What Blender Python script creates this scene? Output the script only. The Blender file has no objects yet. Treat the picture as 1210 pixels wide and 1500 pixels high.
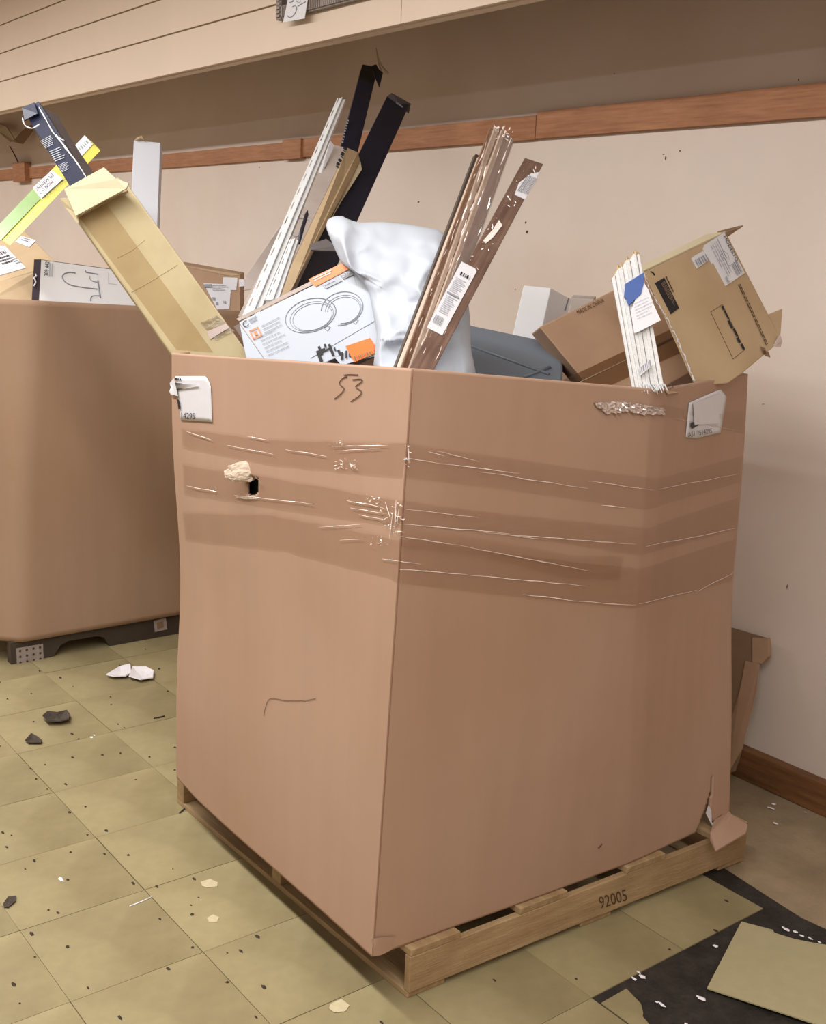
import bpy, bmesh, math, random
from mathutils import Vector, Matrix, noise
from mathutils.bvhtree import BVHTree
random.seed(7)
S = bpy.context.scene
COL = S.collection
V = Vector

# ------------------------------------------------------------------ camera
FPX, YAW, PIT, ROL = 1655.25, -0.90566, 0.22386, 0.04177
CAM = V((2.94454, -1.04699, 1.54073))
_f = V((math.sin(YAW)*math.cos(PIT), math.cos(YAW)*math.cos(PIT), -math.sin(PIT)))
_r0 = _f.cross(V((0, 0, 1))).normalized(); _u0 = _r0.cross(_f)
_r = _r0*math.cos(ROL) + _u0*math.sin(ROL)
_u = -_r0*math.sin(ROL) + _u0*math.cos(ROL)
cd = bpy.data.cameras.new('camera'); cam = bpy.data.objects.new('camera', cd); COL.objects.link(cam)
m = Matrix((_r, _u, -_f)).transposed().to_4x4(); m.translation = CAM
cam.matrix_world = m
cd.sensor_fit = 'VERTICAL'; cd.sensor_height = 36.0; cd.sensor_width = 36.0*1210/1500
cd.lens = FPX/1500*36.0; cd.clip_start = 0.05; cd.clip_end = 60
S.camera = cam

# ------------------------------------------------------------------ world, lights, exposure
w = bpy.data.worlds.new('world'); S.world = w; w.use_nodes = True
w.node_tree.nodes['Background'].inputs[0].default_value = (1.0, 0.98, 0.96, 1)
w.node_tree.nodes['Background'].inputs[1].default_value = 0.2
S.view_settings.view_transform = 'Standard'; S.view_settings.look = 'None'
S.view_settings.gamma = 1.0; S.view_settings.use_curve_mapping = False
S.view_settings.exposure = 0.34
def area(name, loc, sx, sy, power, col=(1.0, 0.985, 0.96), rot=(0, 0, 0)):
    l = bpy.data.lights.new(name, 'AREA'); l.shape = 'RECTANGLE'; l.size = sx; l.size_y = sy
    l.energy = power; l.color = col
    o = bpy.data.objects.new(name, l); COL.objects.link(o); o.location = loc; o.rotation_euler = rot
    return o
area('ceiling_strip_light', (-1.6, -0.78, 2.9), 12.6, 0.2, 290)
area('ceiling_strip_light', (-2.0, -4.6, 3.2), 14.0, 0.25, 105)

# ------------------------------------------------------------------ pixel helpers (points on real planes / at real depths)
def ray(px, py):
    return _f + _r*((px-605)/FPX) - _u*((py-750)/FPX)
def P(px, py, d):
    return CAM + ray(px, py)*d
def onx(px, py, x):
    d = ray(px, py); return CAM + d*((x-CAM.x)/d.x)
def ony(px, py, y):
    d = ray(px, py); return CAM + d*((y-CAM.y)/d.y)
def onz(px, py, z=0.0):
    d = ray(px, py); return CAM + d*((z-CAM.z)/d.z)
def proj(p):
    q = p - CAM; z = q.dot(_f)
    return (605+FPX*q.dot(_r)/z, 750-FPX*q.dot(_u)/z)

# ------------------------------------------------------------------ materials
def lin(c):
    return tuple(((x/255)/12.92 if x <= 10 else (((x/255)+0.055)/1.055)**2.4) for x in c) + (1,)
MATS = {}
def mat(name, c, rough=0.6, var=0.0, vscale=8.0, bump=0.0, bscale=60.0, stretch=None, spec=0.4, c2=None,
        metal=0.0, trans=0.0, coord='Object', blotch=0.0, blscale=2.0, rand=0.0, sheen=0.0):
    if name in MATS: return MATS[name]
    M = bpy.data.materials.new(name); M.use_nodes = True; N = M.node_tree.nodes; L = M.node_tree.links
    b = N['Principled BSDF']; b.inputs['Roughness'].default_value = rough
    b.inputs['Specular IOR Level'].default_value = spec; b.inputs['Metallic'].default_value = metal
    base = lin(c); b.inputs['Base Color'].default_value = base
    tc = N.new('ShaderNodeTexCoord'); mp = N.new('ShaderNodeMapping'); L.new(tc.outputs[coord], mp.inputs[0])
    if stretch: mp.inputs['Scale'].default_value = stretch
    out = None
    if var > 0 or c2:
        n = N.new('ShaderNodeTexNoise'); n.inputs['Scale'].default_value = vscale; n.inputs['Detail'].default_value = 6
        n.inputs['Roughness'].default_value = 0.65
        L.new(mp.outputs[0], n.inputs['Vector'])
        r = N.new('ShaderNodeValToRGB'); r.color_ramp.elements[0].position = 0.32; r.color_ramp.elements[1].position = 0.68
        lo = lin(c2) if c2 else tuple(x*(1-var) for x in base[:3])+(1,)
        hi = base if c2 else tuple(min(1, x*(1+var)) for x in base[:3])+(1,)
        r.color_ramp.elements[0].color = lo; r.color_ramp.elements[1].color = hi
        L.new(n.outputs['Fac'], r.inputs[0]); out = r.outputs[0]
    if blotch > 0:
        n2 = N.new('ShaderNodeTexNoise'); n2.inputs['Scale'].default_value = blscale; n2.inputs['Detail'].default_value = 4
        tc2 = N.new('ShaderNodeTexCoord'); L.new(tc2.outputs['Object'], n2.inputs['Vector'])
        r2 = N.new('ShaderNodeValToRGB'); r2.color_ramp.elements[0].position = 0.35; r2.color_ramp.elements[1].position = 0.6
        k = 1-blotch
        r2.color_ramp.elements[0].color = (k, k*0.97, k*0.93, 1); r2.color_ramp.elements[1].color = (1, 1, 1, 1)
        L.new(n2.outputs['Fac'], r2.inputs[0])
        mx = N.new('ShaderNodeMix'); mx.data_type = 'RGBA'; mx.blend_type = 'MULTIPLY'; mx.inputs[0].default_value = 1
        if out: L.new(out, mx.inputs[6])
        else: mx.inputs[6].default_value = base
        L.new(r2.outputs[0], mx.inputs[7]); out = mx.outputs[2]
    if rand > 0:
        oi = N.new('ShaderNodeObjectInfo'); mr = N.new('ShaderNodeMapRange'); L.new(oi.outputs['Random'], mr.inputs[0])
        mr.inputs[3].default_value = 1-rand; mr.inputs[4].default_value = 1+rand
        mx = N.new('ShaderNodeMix'); mx.data_type = 'RGBA'; mx.blend_type = 'MULTIPLY'; mx.inputs[0].default_value = 1
        if out: L.new(out, mx.inputs[6])
        else: mx.inputs[6].default_value = base
        L.new(mr.outputs[0], mx.inputs[7]); out = mx.outputs[2]
    if out: L.new(out, b.inputs['Base Color'])
    if bump > 0:
        nb = N.new('ShaderNodeTexNoise'); nb.inputs['Scale'].default_value = bscale; nb.inputs['Detail'].default_value = 4
        L.new(mp.outputs[0], nb.inputs['Vector'])
        bp = N.new('ShaderNodeBump'); bp.inputs['Strength'].default_value = bump; bp.inputs['Distance'].default_value = 0.01
        L.new(nb.outputs['Fac'], bp.inputs['Height']); L.new(bp.outputs[0], b.inputs['Normal'])
    if trans > 0:
        tr = N.new('ShaderNodeBsdfTranslucent'); tr.inputs[0].default_value = base
        ms = N.new('ShaderNodeMixShader'); ms.inputs[0].default_value = trans
        L.new(b.outputs[0], ms.inputs[1]); L.new(tr.outputs[0], ms.inputs[2])
        L.new(ms.outputs[0], N['Material Output'].inputs[0])
    MATS[name] = M
    return M
def film(name, tint, gloss=0.08, rough=0.12, bump=0.3, bscale=40, stretch=(1, 1, 1)):
    M = bpy.data.materials.new(name); M.use_nodes = True; N = M.node_tree.nodes; L = M.node_tree.links
    N.remove(N['Principled BSDF'])
    t = N.new('ShaderNodeBsdfTransparent'); t.inputs[0].default_value = tuple(tint)+(1,)
    g = N.new('ShaderNodeBsdfGlossy'); g.inputs['Roughness'].default_value = rough
    lw = N.new('ShaderNodeLayerWeight'); lw.inputs[0].default_value = 0.35
    mr = N.new('ShaderNodeMapRange'); mr.inputs[3].default_value = gloss; mr.inputs[4].default_value = min(1, gloss+0.22)
    L.new(lw.outputs['Fresnel'], mr.inputs[0])
    ms = N.new('ShaderNodeMixShader'); L.new(mr.outputs[0], ms.inputs[0]); L.new(t.outputs[0], ms.inputs[1]); L.new(g.outputs[0], ms.inputs[2])
    tc = N.new('ShaderNodeTexCoord'); mp = N.new('ShaderNodeMapping'); mp.inputs['Scale'].default_value = stretch
    nb = N.new('ShaderNodeTexNoise'); nb.inputs['Scale'].default_value = bscale; nb.inputs['Detail'].default_value = 3
    L.new(tc.outputs['Object'], mp.inputs[0]); L.new(mp.outputs[0], nb.inputs['Vector'])
    bp = N.new('ShaderNodeBump'); bp.inputs['Strength'].default_value = bump; bp.inputs['Distance'].default_value = 0.01
    L.new(nb.outputs['Fac'], bp.inputs['Height']); L.new(bp.outputs[0], g.inputs['Normal']); L.new(bp.outputs[0], lw.inputs['Normal'])
    L.new(ms.outputs[0], N['Material Output'].inputs[0])
    return M

M_WALL = mat('wall_paint', (218, 204, 194), 0.75, var=0.03, vscale=1.5, bump=0.04, bscale=120, blotch=0.07, blscale=1.3)
M_FASC = mat('fascia_paint', (216, 197, 178), 0.6, var=0.03, vscale=2, bump=0.02)
M_CEIL = mat('ceiling_paint', (220, 214, 204), 0.9)
M_TILE = mat('vinyl_tile', (148, 136, 102), 0.42, var=0.06, vscale=30, blotch=0.24, blscale=3.0, rand=0.06, spec=0.35)
M_CONC = mat('bare_concrete', (150, 132, 106), 0.8, var=0.14, vscale=9, bump=0.2, bscale=80, blotch=0.2, blscale=4)
M_MAST = mat('black_adhesive', (46, 42, 38), 0.55, var=0.4, vscale=22, bump=0.3, bscale=70, blotch=0.4, blscale=9)
M_BOARD = mat('pine_board', (176, 124, 86), 0.6, c2=(150, 98, 64), vscale=7, stretch=(1.0, 14, 14), bump=0.1, bscale=30, blotch=0.15, blscale=3)
M_BASE = mat('stained_board', (134, 92, 56), 0.55, c2=(96, 64, 40), vscale=6, stretch=(1.0, 12, 12), bump=0.1, bscale=30, blotch=0.3, blscale=5)
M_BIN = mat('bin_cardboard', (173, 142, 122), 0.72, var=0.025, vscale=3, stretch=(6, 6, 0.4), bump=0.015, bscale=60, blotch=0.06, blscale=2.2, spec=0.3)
M_BIN2 = mat('bin_cardboard_darker', (160, 132, 110), 0.78, var=0.03, vscale=3, stretch=(6, 6, 0.4), blotch=0.06, blscale=2.2, spec=0.25)  # left bin, a little darker than the taped one
M_KRAFT = mat('kraft_yellow', (178, 163, 128), 0.6, var=0.04, vscale=6, bump=0.05, bscale=30, blotch=0.10, blscale=9)
M_KRAFTL = mat('kraft_pale', (192, 179, 149), 0.65, var=0.04, vscale=9, bump=0.06)
M_CARD = mat('carton_brown', (172, 140, 114), 0.72, var=0.04, vscale=5, bump=0.03, blotch=0.08, blscale=7)
M_CARDT = mat('carton_tan', (182, 158, 126), 0.7, var=0.04, vscale=5, bump=0.03, blotch=0.08, blscale=7)
M_CARDD = mat('carton_dark', (130, 104, 78), 0.75, var=0.08, vscale=9)
M_CARDG = mat('carton_greyish', (172, 160, 154), 0.7, var=0.05, vscale=8, blotch=0.1, blscale=9)
M_WHITE = mat('white_card', (232, 232, 236), 0.5, var=0.01, vscale=5)
M_WHITEB = mat('white_print_card', (182, 189, 200), 0.42)
M_LABEL = mat('white_label', (212, 211, 217), 0.45, var=0.02, vscale=40)
M_INK = mat('black_ink', (34, 32, 36), 0.6)
M_INKB = mat('brown_ink', (84, 60, 44), 0.7)
M_INKG = mat('grey_ink', (140, 142, 150), 0.6)
M_INKL = mat('pale_ink', (178, 182, 192), 0.6)
M_NAVY = mat('navy_card', (26, 31, 58), 0.5, var=0.1, vscale=12)
M_BLACKC = mat('black_card', (34, 35, 50), 0.42, var=0.2, vscale=14, blotch=0.2)
M_DARKG = mat('dark_grey_card', (84, 76, 76), 0.55, var=0.1, vscale=10)
M_ORANGE = mat('orange_print', (236, 140, 92), 0.45)
M_ORANGE2 = mat('orange_sticker', (236, 116, 48), 0.4)
M_YELLOW = mat('yellow_print', (206, 198, 90), 0.4)
M_GREEN = mat('green_print', (132, 162, 100), 0.35, var=0.1, vscale=20)
M_BAG = mat('bag_plastic', (200, 206, 217), 0.5, spec=0.35, trans=0.2, bump=0.06, bscale=14)
M_PVC = mat('white_vinyl', (204, 205, 207), 0.4)
M_PLK = mat('dark_plank', (128, 102, 90), 0.42, c2=(92, 70, 60), vscale=6, stretch=(1, 14, 14), blotch=0.25, blscale=12)
M_PLKL = mat('light_plank', (206, 186, 170), 0.5, c2=(168, 146, 130), vscale=6, stretch=(1, 14, 14))
M_PLKR = mat('red_brown_plank', (132, 92, 66), 0.4, c2=(96, 62, 44), vscale=6, stretch=(1, 14, 14))
M_TRIMW = mat('primed_wood', (222, 222, 222), 0.5, c2=(200, 200, 202), vscale=9, stretch=(0.6, 30, 30))
M_RAW = mat('raw_wood_break', (206, 176, 132), 0.8, var=0.15, vscale=40, bump=0.5, bscale=150)
M_BLUE = mat('blue_tape', (58, 88, 156), 0.55)
M_GREY = mat('grey_plastic', (108, 114, 124), 0.5, var=0.03, vscale=8)
M_PALW = mat('pallet_wood', (176, 150, 114), 0.75, c2=(150, 122, 86), vscale=5, stretch=(1, 10, 10), bump=0.2, bscale=30, blotch=0.2, blscale=6)
M_PALD = mat('pallet_dark', (62, 52, 42), 0.7, var=0.2, vscale=10)
M_PLATE = mat('perforated_plate', (150, 138, 132), 0.6, var=0.1, vscale=60)
M_WAD = mat('paper_wad', (196, 178, 160), 0.8, var=0.1, vscale=30, bump=0.8, bscale=60)
M_LEAF = mat('dark_debris', (60, 50, 42), 0.85, var=0.3, vscale=40)
M_CRUMB = mat('crumb', (58, 46, 34), 0.9)
M_CHALK = mat('white_debris', (226, 222, 226), 0.5)
M_FRAME = mat('grey_frame', (118, 108, 98), 0.5, var=0.1, vscale=20)
M_STEEL = mat('printed_steel', (168, 172, 182), 0.4)
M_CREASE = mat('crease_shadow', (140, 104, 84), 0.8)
M_TAPE = film('clear_tape', (0.982, 0.958, 0.94), 0.02, 0.16, 0.25, 6, (1, 1, 6))
M_SHINE = mat('painted_highlight', (236, 222, 214), 0.12, spec=0.9)  # pale colour painting the highlights on tape and wrap
M_WRAP = film('clear_wrap', (0.96, 0.95, 0.95), 0.04, 0.1, 0.5, 30)

# ------------------------------------------------------------------ object helpers
def link(name, me, parent=None, m=None):
    o = bpy.data.objects.new(name, me); COL.objects.link(o)
    if m is not None: o.matrix_world = m
    if parent is not None:
        o.parent = parent
        o.matrix_parent_inverse = Matrix.Identity(4)
        o.matrix_basis = WM[parent].inverted() @ (m if m is not None else Matrix.Identity(4))
    WM[o] = (m if m is not None else Matrix.Identity(4)).copy()
    return o
WM = {}
def mesh(name, vs, fs, mt, parent=None, smooth=False, frame=None, mats=None, mi=None):
    vs = [V(v) for v in vs]
    if frame is None:
        c = sum(vs, V())/len(vs); c.z = min(v.z for v in vs); frame = Matrix.Translation(c)
    inv = frame.inverted()
    me = bpy.data.meshes.new(name); me.from_pydata([inv @ v for v in vs], [], fs)
    for x in (mats or [mt]): me.materials.append(x)
    if mi:
        for p, k in zip(me.polygons, mi): p.material_index = k
    if smooth:
        for p in me.polygons: p.use_smooth = True
    me.update()
    return link(name, me, parent, frame)
def thing(name, label, cat, loc, group=None):
    o = link(name, None, None, Matrix.Translation(V(loc)))
    return tag(o, label, cat, group)
def tag(o, label, cat, group=None):
    o['label'] = label; o['category'] = cat
    if group: o['group'] = group
    return o
def struct(o): o['kind'] = 'structure'; return o
def stuff(o): o['kind'] = 'stuff'; return o
def bevel(o, wd=0.002, seg=2):
    b = o.modifiers.new('bevel', 'BEVEL'); b.width = wd; b.segments = seg; b.limit_method = 'ANGLE'; return o
BF = [(0, 3, 2, 1), (4, 5, 6, 7), (0, 1, 5, 4), (1, 2, 6, 5), (2, 3, 7, 6), (3, 0, 4, 7)]
def recalc(o):
    bm = bmesh.new(); bm.from_mesh(o.data); bmesh.ops.recalc_face_normals(bm, faces=bm.faces); bm.to_mesh(o.data); bm.free()
def box(name, a, b, mt, parent=None, bv=0.0, m=None):
    (x0, y0, z0), (x1, y1, z1) = a, b
    vs = [V(p) for p in ((x0, y0, z0), (x1, y0, z0), (x1, y1, z0), (x0, y1, z0), (x0, y0, z1), (x1, y0, z1), (x1, y1, z1), (x0, y1, z1))]
    if m: vs = [m @ v for v in vs]
    o = mesh(name, vs, BF, mt, parent)
    if bv: bevel(o, bv)
    return o
def ppd(name, O, A, B, C, mt, parent=None, bv=0.0015, mats=None, mi=None, jitter=0):
    """a box from a corner O and the ends A, B, C of its three edges; its own axes follow O-A."""
    O, A, B, C = V(O), V(A), V(B), V(C); a, b, c = A-O, B-O, C-O
    x = a.normalized(); y = (b-x*b.dot(x)).normalized(); z = x.cross(y)
    fr = Matrix((x, y, z)).transposed().to_4x4(); fr.translation = O
    vs = [O, O+a, O+a+b, O+b, O+c, O+a+c, O+a+b+c, O+b+c]
    o = mesh(name, vs, BF, mt, parent, frame=fr, mats=mats, mi=mi)
    recalc(o)
    if bv: bevel(o, bv)
    return o
def prism(nm, pts, vec, mt, par, bv_=0.002):
    n = len(pts); o = mesh(nm, list(pts)+[p+vec for p in pts], [tuple(range(n)), tuple(reversed(range(n, 2*n)))]+[(i, i+n, (i+1) % n+n, (i+1) % n) for i in range(n)], mt, par)
    recalc(o); bevel(o, bv_) if bv_ else None; return o
def away(O, A, B, t):
    """the point t behind the face O, A, B as the camera sees it"""
    n = (V(A)-V(O)).cross(V(B)-V(O)).normalized()
    if n.dot(V(O)-CAM) < 0: n = -n
    return V(O)+n*t
def squared(O, A, B):
    a = A-O; b = B-O; b = b-a*(b.dot(a)/a.dot(a)); return O+b
class Pl:
    def __init__(s, O, A, B):
        s.o = V(O); s.n = (V(A)-V(O)).cross(V(B)-V(O)).normalized()
        if s.n.dot(s.o-CAM) > 0: s.n = -s.n
    def __call__(s, px, py, lift=0.0006):
        d = ray(px, py); o = s.o + s.n*lift
        return CAM + d*((o-CAM).dot(s.n)/d.dot(s.n))
def decal(name, pl, px, mt, parent, lift=0.0008, th=0.0004):
    top = [pl(x, y, lift+th) for x, y in px]
    bot = [t - pl.n*(th+lift*0.6) for t in top]
    n = len(px); fs = [tuple(range(n)), tuple(reversed(range(n, 2*n)))]
    fs += [(i, i+n, (i+1) % n+n, (i+1) % n) for i in range(n)]
    o = mesh(name, top+bot, fs, mt, parent); recalc(o); return o
class Fr:
    """a small flat print area: (u, v) in 0..1 from three corners"""
    def __init__(s, tl, tr, bl, n, lift=0.0):
        s.o, s.x, s.y, s.n, s.l = V(tl), V(tr)-V(tl), V(bl)-V(tl), n, lift
    def __call__(s, u, v): return s.o + s.x*u + s.y*v + s.n*s.l
def fr(pl, tl, tr, bl, lift=0.0018): return Fr(pl(*tl, 0), pl(*tr, 0), pl(*bl, 0), pl.n, lift)
def prints(name, F, quads, mt, parent):
    vs = []; fs = []
    for (u0, v0, u1, v1) in quads:
        k = len(vs); vs += [F(u0, v0), F(u1, v0), F(u1, v1), F(u0, v1)]; fs.append((k, k+1, k+2, k+3))
    return mesh(name, vs, fs, mt, parent)
def rows(u0, v0, u1, v1, n, seed, fill=0.5, gap=0.35):
    R = random.Random(seed); q = []; h = (v1-v0)/n
    for i in range(n):
        u = u0; end = u1-(u1-u0)*R.random()*gap
        while u < end:
            L = (u1-u0)*R.uniform(0.05, 0.2); q.append((u, v0+i*h, min(u+L, end), v0+i*h+h*fill)); u += L+(u1-u0)*0.02
    return q
def bars(u0, v0, u1, v1, n, seed, vert=True):
    R = random.Random(seed); q = []; t = 0.0
    while t < 1:
        wd = R.choice((0.6, 1, 1.6))/n
        a, b = t, min(1, t+wd*0.7)
        q.append((u0+(u1-u0)*a, v0, u0+(u1-u0)*b, v1) if vert else (u0, v0+(v1-v0)*a, u1, v0+(v1-v0)*b))
        t += wd+0.5/n
    return q
_TX = {}
def text2d(s):
    if s in _TX: return _TX[s]
    c = bpy.data.curves.new('t', 'FONT'); c.body = s; c.resolution_u = 3
    o = bpy.data.objects.new('t', c); COL.objects.link(o)
    bpy.context.view_layer.update()
    me = bpy.data.meshes.new_from_object(o.evaluated_get(bpy.context.evaluated_depsgraph_get()))
    vs = [v.co.copy() for v in me.vertices]; fs = [tuple(p.vertices) for p in me.polygons]
    bpy.data.objects.remove(o); bpy.data.curves.remove(c); bpy.data.meshes.remove(me)
    x0 = min(v.x for v in vs); x1 = max(v.x for v in vs); y0 = min(v.y for v in vs); y1 = max(v.y for v in vs)
    _TX[s] = ([((v.x-x0)/(x1-x0), (v.y-y0)/(y1-y0)) for v in vs], fs); return _TX[s]
def text(name, s, F, mt, parent, u0=0, v0=0, u1=1, v1=1):
    vs, fs = text2d(s)
    return mesh(name, [F(u0+(u1-u0)*x, v1-(v1-v0)*y) for x, y in vs], fs, mt, parent)
def tube(name, pts, r, mt, parent, sides=6, taper=None, smooth=True):
    pts = [V(p) for p in pts]; vs = []; fs = []
    for i, p in enumerate(pts):
        t = (pts[min(i+1, len(pts)-1)]-pts[max(i-1, 0)]).normalized()
        a = t.orthogonal().normalized() if i == 0 else (a - t*a.dot(t)).normalized()
        b = t.cross(a); rr = r*(taper(i/(len(pts)-1)) if taper else 1)
        for k in range(sides):
            an = 2*math.pi*k/sides; vs.append(p+a*(math.cos(an)*rr)+b*(math.sin(an)*rr))
    for i in range(len(pts)-1):
        for k in range(sides):
            k2 = (k+1) % sides; fs.append((i*sides+k, i*sides+k2, (i+1)*sides+k2, (i+1)*sides+k))
    fs.append(tuple(reversed(range(sides)))); fs.append(tuple(range(len(vs)-sides, len(vs))))
    return mesh(name, vs, fs, mt, parent, smooth=smooth)
def poly_at(pl, t):
    L = [0]
    for a, b in zip(pl, pl[1:]): L.append(L[-1]+math.hypot(b[0]-a[0], b[1]-a[1]))
    s = t*L[-1]
    for i in range(len(pl)-1):
        if s <= L[i+1] or i == len(pl)-2:
            k = (s-L[i])/max(1e-9, L[i+1]-L[i]); return (pl[i][0]+(pl[i+1][0]-pl[i][0])*k, pl[i][1]+(pl[i+1][1]-pl[i][1])*k)
def smoothline(pts, n):
    out = []
    for i in range(n):
        t = i/(n-1)*(len(pts)-1); k = min(int(t), len(pts)-2); f = t-k
        p0, p1, p2, p3 = pts[max(k-1, 0)], pts[k], pts[k+1], pts[min(k+2, len(pts)-1)]
        out.append(tuple(0.5*((2*b)+(-a+c)*f+(2*a-5*b+4*c-d)*f*f+(-a+3*b-3*c+d)*f**3) for a, b, c, d in zip(p0, p1, p2, p3)))
    return out
def inpoly(x, y, pg):
    c = False; n = len(pg)
    for i in range(n):
        x1, y1 = pg[i]; x2, y2 = pg[i-1]
        if (y1 > y) != (y2 > y) and x < (x2-x1)*(y-y1)/(y2-y1)+x1: c = not c
    return c

# ------------------------------------------------------------------ the room
WY = 1.82
T = 0.3048
floor = struct(box('floor', (-9, -7, -0.2), (5, WY, -0.004), M_CONC))
pal_ad = [(1.18, 0.2), (1.18, 1.18), (1.33, 1.30), (1.40, 1.292), (1.47, 1.283), (1.529, 1.276), (1.60, 1.268), (1.664, 1.275), (1.74, 1.262), (1.9, 1.28), (3.4, 1.27), (3.4, 0.2)]
mesh('adhesive_patch', [(x, y, -0.0025) for x, y in pal_ad]+[(x, y, -0.006) for x, y in pal_ad],
     [tuple(reversed(range(12)))]+[tuple(range(12, 24))]+[(i, (i+1) % 12, (i+1) % 12+12, i+12) for i in range(12)], M_MAST, floor)
tile_me = None
for i in range(-11, 9):
    for j in range(-6, 6):
        if i >= 5 and j >= 2: continue
        if j >= 4 and i > 0: continue
        g = 0.0007+0.0005*random.random(); z = random.uniform(-0.0004, 0.0004)
        if tile_me is None:
            o = box('floor_tile', (0, 0, -0.004), (T-2*0.0007, T-2*0.0007, 0), M_TILE, floor); tile_me = o.data
            base_m = WM[o]
            off = WM[o].translation
            cen = off.copy()
            o.matrix_basis = WM[floor].inverted() @ Matrix.Translation(V((i*T+cen.x+g, j*T+cen.y+g, cen.z+z)))
        else:
            mm = Matrix.Translation(V((i*T+cen.x+random.uniform(0.0003, 0.0014), j*T+cen.y+random.uniform(0.0003, 0.0014), cen.z+z))) @ Matrix.Rotation(random.uniform(-0.002, 0.002), 4, 'Z')
            o = link('floor_tile', tile_me, floor, mm)
wall_back = struct(box('wall_back', (-9, WY, -0.2), (5  , WY+0.15, 3.3), M_WALL))
struct(box('wall_left', (-9.15, -7, -0.2), (-9  , WY+0.15, 3.3), M_WALL))
struct(box('wall_right', (5, -7, -0.2), (5.15  , WY+0.15, 3.3), M_WALL))
struct(box('wall_front', (-9.15, -7.15, -0.2), (5.15, -7, 3.3), M_WALL))
struct(box('ceiling', (-9.15, -7.15, 3.3), (5.15, WY+0.15, 3.4), M_CEIL))
# horizontal wood strip on the wall, three boards and a short block
strip = struct(link('trim_1', None, None, Matrix.Translation(V((-2, WY, 1.95)))))
def board_px(x0, x1, z0, z1, th, mt=M_BOARD, par=strip, nm='board'):
    return bevel(ppd(nm, (x0, WY-0.0005, z0), (x1, WY-0.0005, z0), (x0, WY-th, z0), (x0, WY-0.0005, z1), mt, par, 0), 0.0015)
xa = ony(790, 190, WY).x; xb = ony(440, 215, WY).x
board_px(xa+0.002, 3.0, 1.952, 2.041, 0.019)
board_px(xb+0.002, xa-0.001, 1.950, 2.031, 0.019)
board_px(-8.9, xb-0.03, 1.948, 2.022, 0.017)
board_px(xb-0.11, xb+0.05, 1.944, 2.031, 0.03)
xq = ony(38, 248, WY).x
board_px(xq-0.13, xq+0.11, 1.925, 2.055, 0.05)
bb = struct(link('baseboard_back', None, None, Matrix.Translation(V((1, WY, 0)))))
xe = onz(1083, 1128).x
board_px(xe, 4.9, -0.002, 0.094, 0.038, M_BASE, bb)
board_px(-8.9, -1.6, -0.002, 0.094, 0.038, M_BASE, bb)
# the dropped fascia in front of the wall
FY = 1.2
fas = struct(link('trim_2', None, None, Matrix.Translation(V((-2, FY, 2.24)))))
zs = [2.240, 2.397, 2.544, 2.690, 2.836, 2.98, 3.13, 3.298]
xend = ony(588, 10, FY).x
for k in range(len(zs)-1):
    segs = [(-8.9, xend-0.0015), (xend+0.0015, 4.95)]
    for (x0, x1) in segs:
        bevel(box('fascia_panel', (x0, FY, zs[k]+(0.003 if k else 0)), (x1, FY+0.018, zs[k+1]-0.003), M_FASC, fas), 0.001)
box('fascia_backing', (-8.9, FY+0.0185, 2.25), (4.95, FY+0.03, 3.295), M_FASC, fas)
box('bottom_rail', (-8.9, FY+0.019, 2.236), (4.95, FY+0.055, 2.262), M_FASC, fas)
# holes and scuffs in the wall paint
vs = []; fs = []
for px, py, a, b in [(975, 232, 3, 7), (972, 226, 4, 2), (996, 221, 3, 3), (770, 326, 3, 4), (772, 340, 4, 5), (380, 245, 2, 2), (900, 108, 2, 2), (613, 296, 3, 3), (1153, 860, 2, 9), (1118, 592, 5, 1), (1170, 117, 2, 5), (755, 424, 2, 2)]:
    k = len(vs); vs += [ony(px-a/2, py, WY-0.0006), ony(px, py+b/2, WY-0.0006), ony(px+a/2, py-b*0.2, WY-0.0006), ony(px, py-b/2, WY-0.0006)]; fs.append((k, k+1, k+2, k+3))
tube('wall_crack', [ony(x, y, WY-.002) for x, y in ((14, 214), (20, 224), (24, 232), (28, 241))], .006, M_INKB, wall_back, 4, lambda k: .5+.5*k)
stuff(mesh('wall_scuffs', vs, fs, M_INKB, wall_back))

# ------------------------------------------------------------------ bulk bins
def bin_shell(cols, z0, nu=260, nv=120, cinch=0.014, seed=0):
    """cols: (bottom xy, top xyz, rounding) round the plan; returns a function f(u, t) on the outside"""
    n = len(cols); per = [0]
    for i in range(n):
        a = V(cols[i][0]+(0,)); b = V(cols[(i+1) % n][0]+(0,)); per.append(per[-1]+(b-a).length)
    tot = per[-1]
    def raw(s, t):
        s %= tot
        for i in range(n):
            if s <= per[i+1]+1e-9:
                k = (s-per[i])/(per[i+1]-per[i]); break
        a, b = cols[i], cols[(i+1) % n]
        bo = V(a[0]+(z0,)).lerp(V(b[0]+(z0,)), k); to = V(a[1]).lerp(V(b[1]), k)
        return bo.lerp(to, t)
    cen = sum((V(c[1]) for c in cols), V())/n
    def f(s, t):
        s %= tot
        d = min((min(abs(s-per[i]), tot-abs(s-per[i])), i) for i in range(n))
        r = cols[d[1]][2]
        if d[0] < r:
            rr = (r-d[0]); p = (raw(s-rr, t)+raw(s+rr, t)+raw(s, t)*2)/4
        else: p = raw(s, t)
        out = V((p.x-cen.x, p.y-cen.y, 0)).normalized()
        keep = 1-math.exp(-(min(abs(s-per[NEARC[0]]), tot)/0.16)**2) if NEARC[0] is not None else 1
        p = p - out*cinch*keep*math.exp(-((t-0.52)/0.22)**2)
        p = p + out*keep*0.006*noise.noise(V((s*1.6+seed, t*1.8, seed)))
        return p
    return f, per, tot
NEARC = [None]
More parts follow.
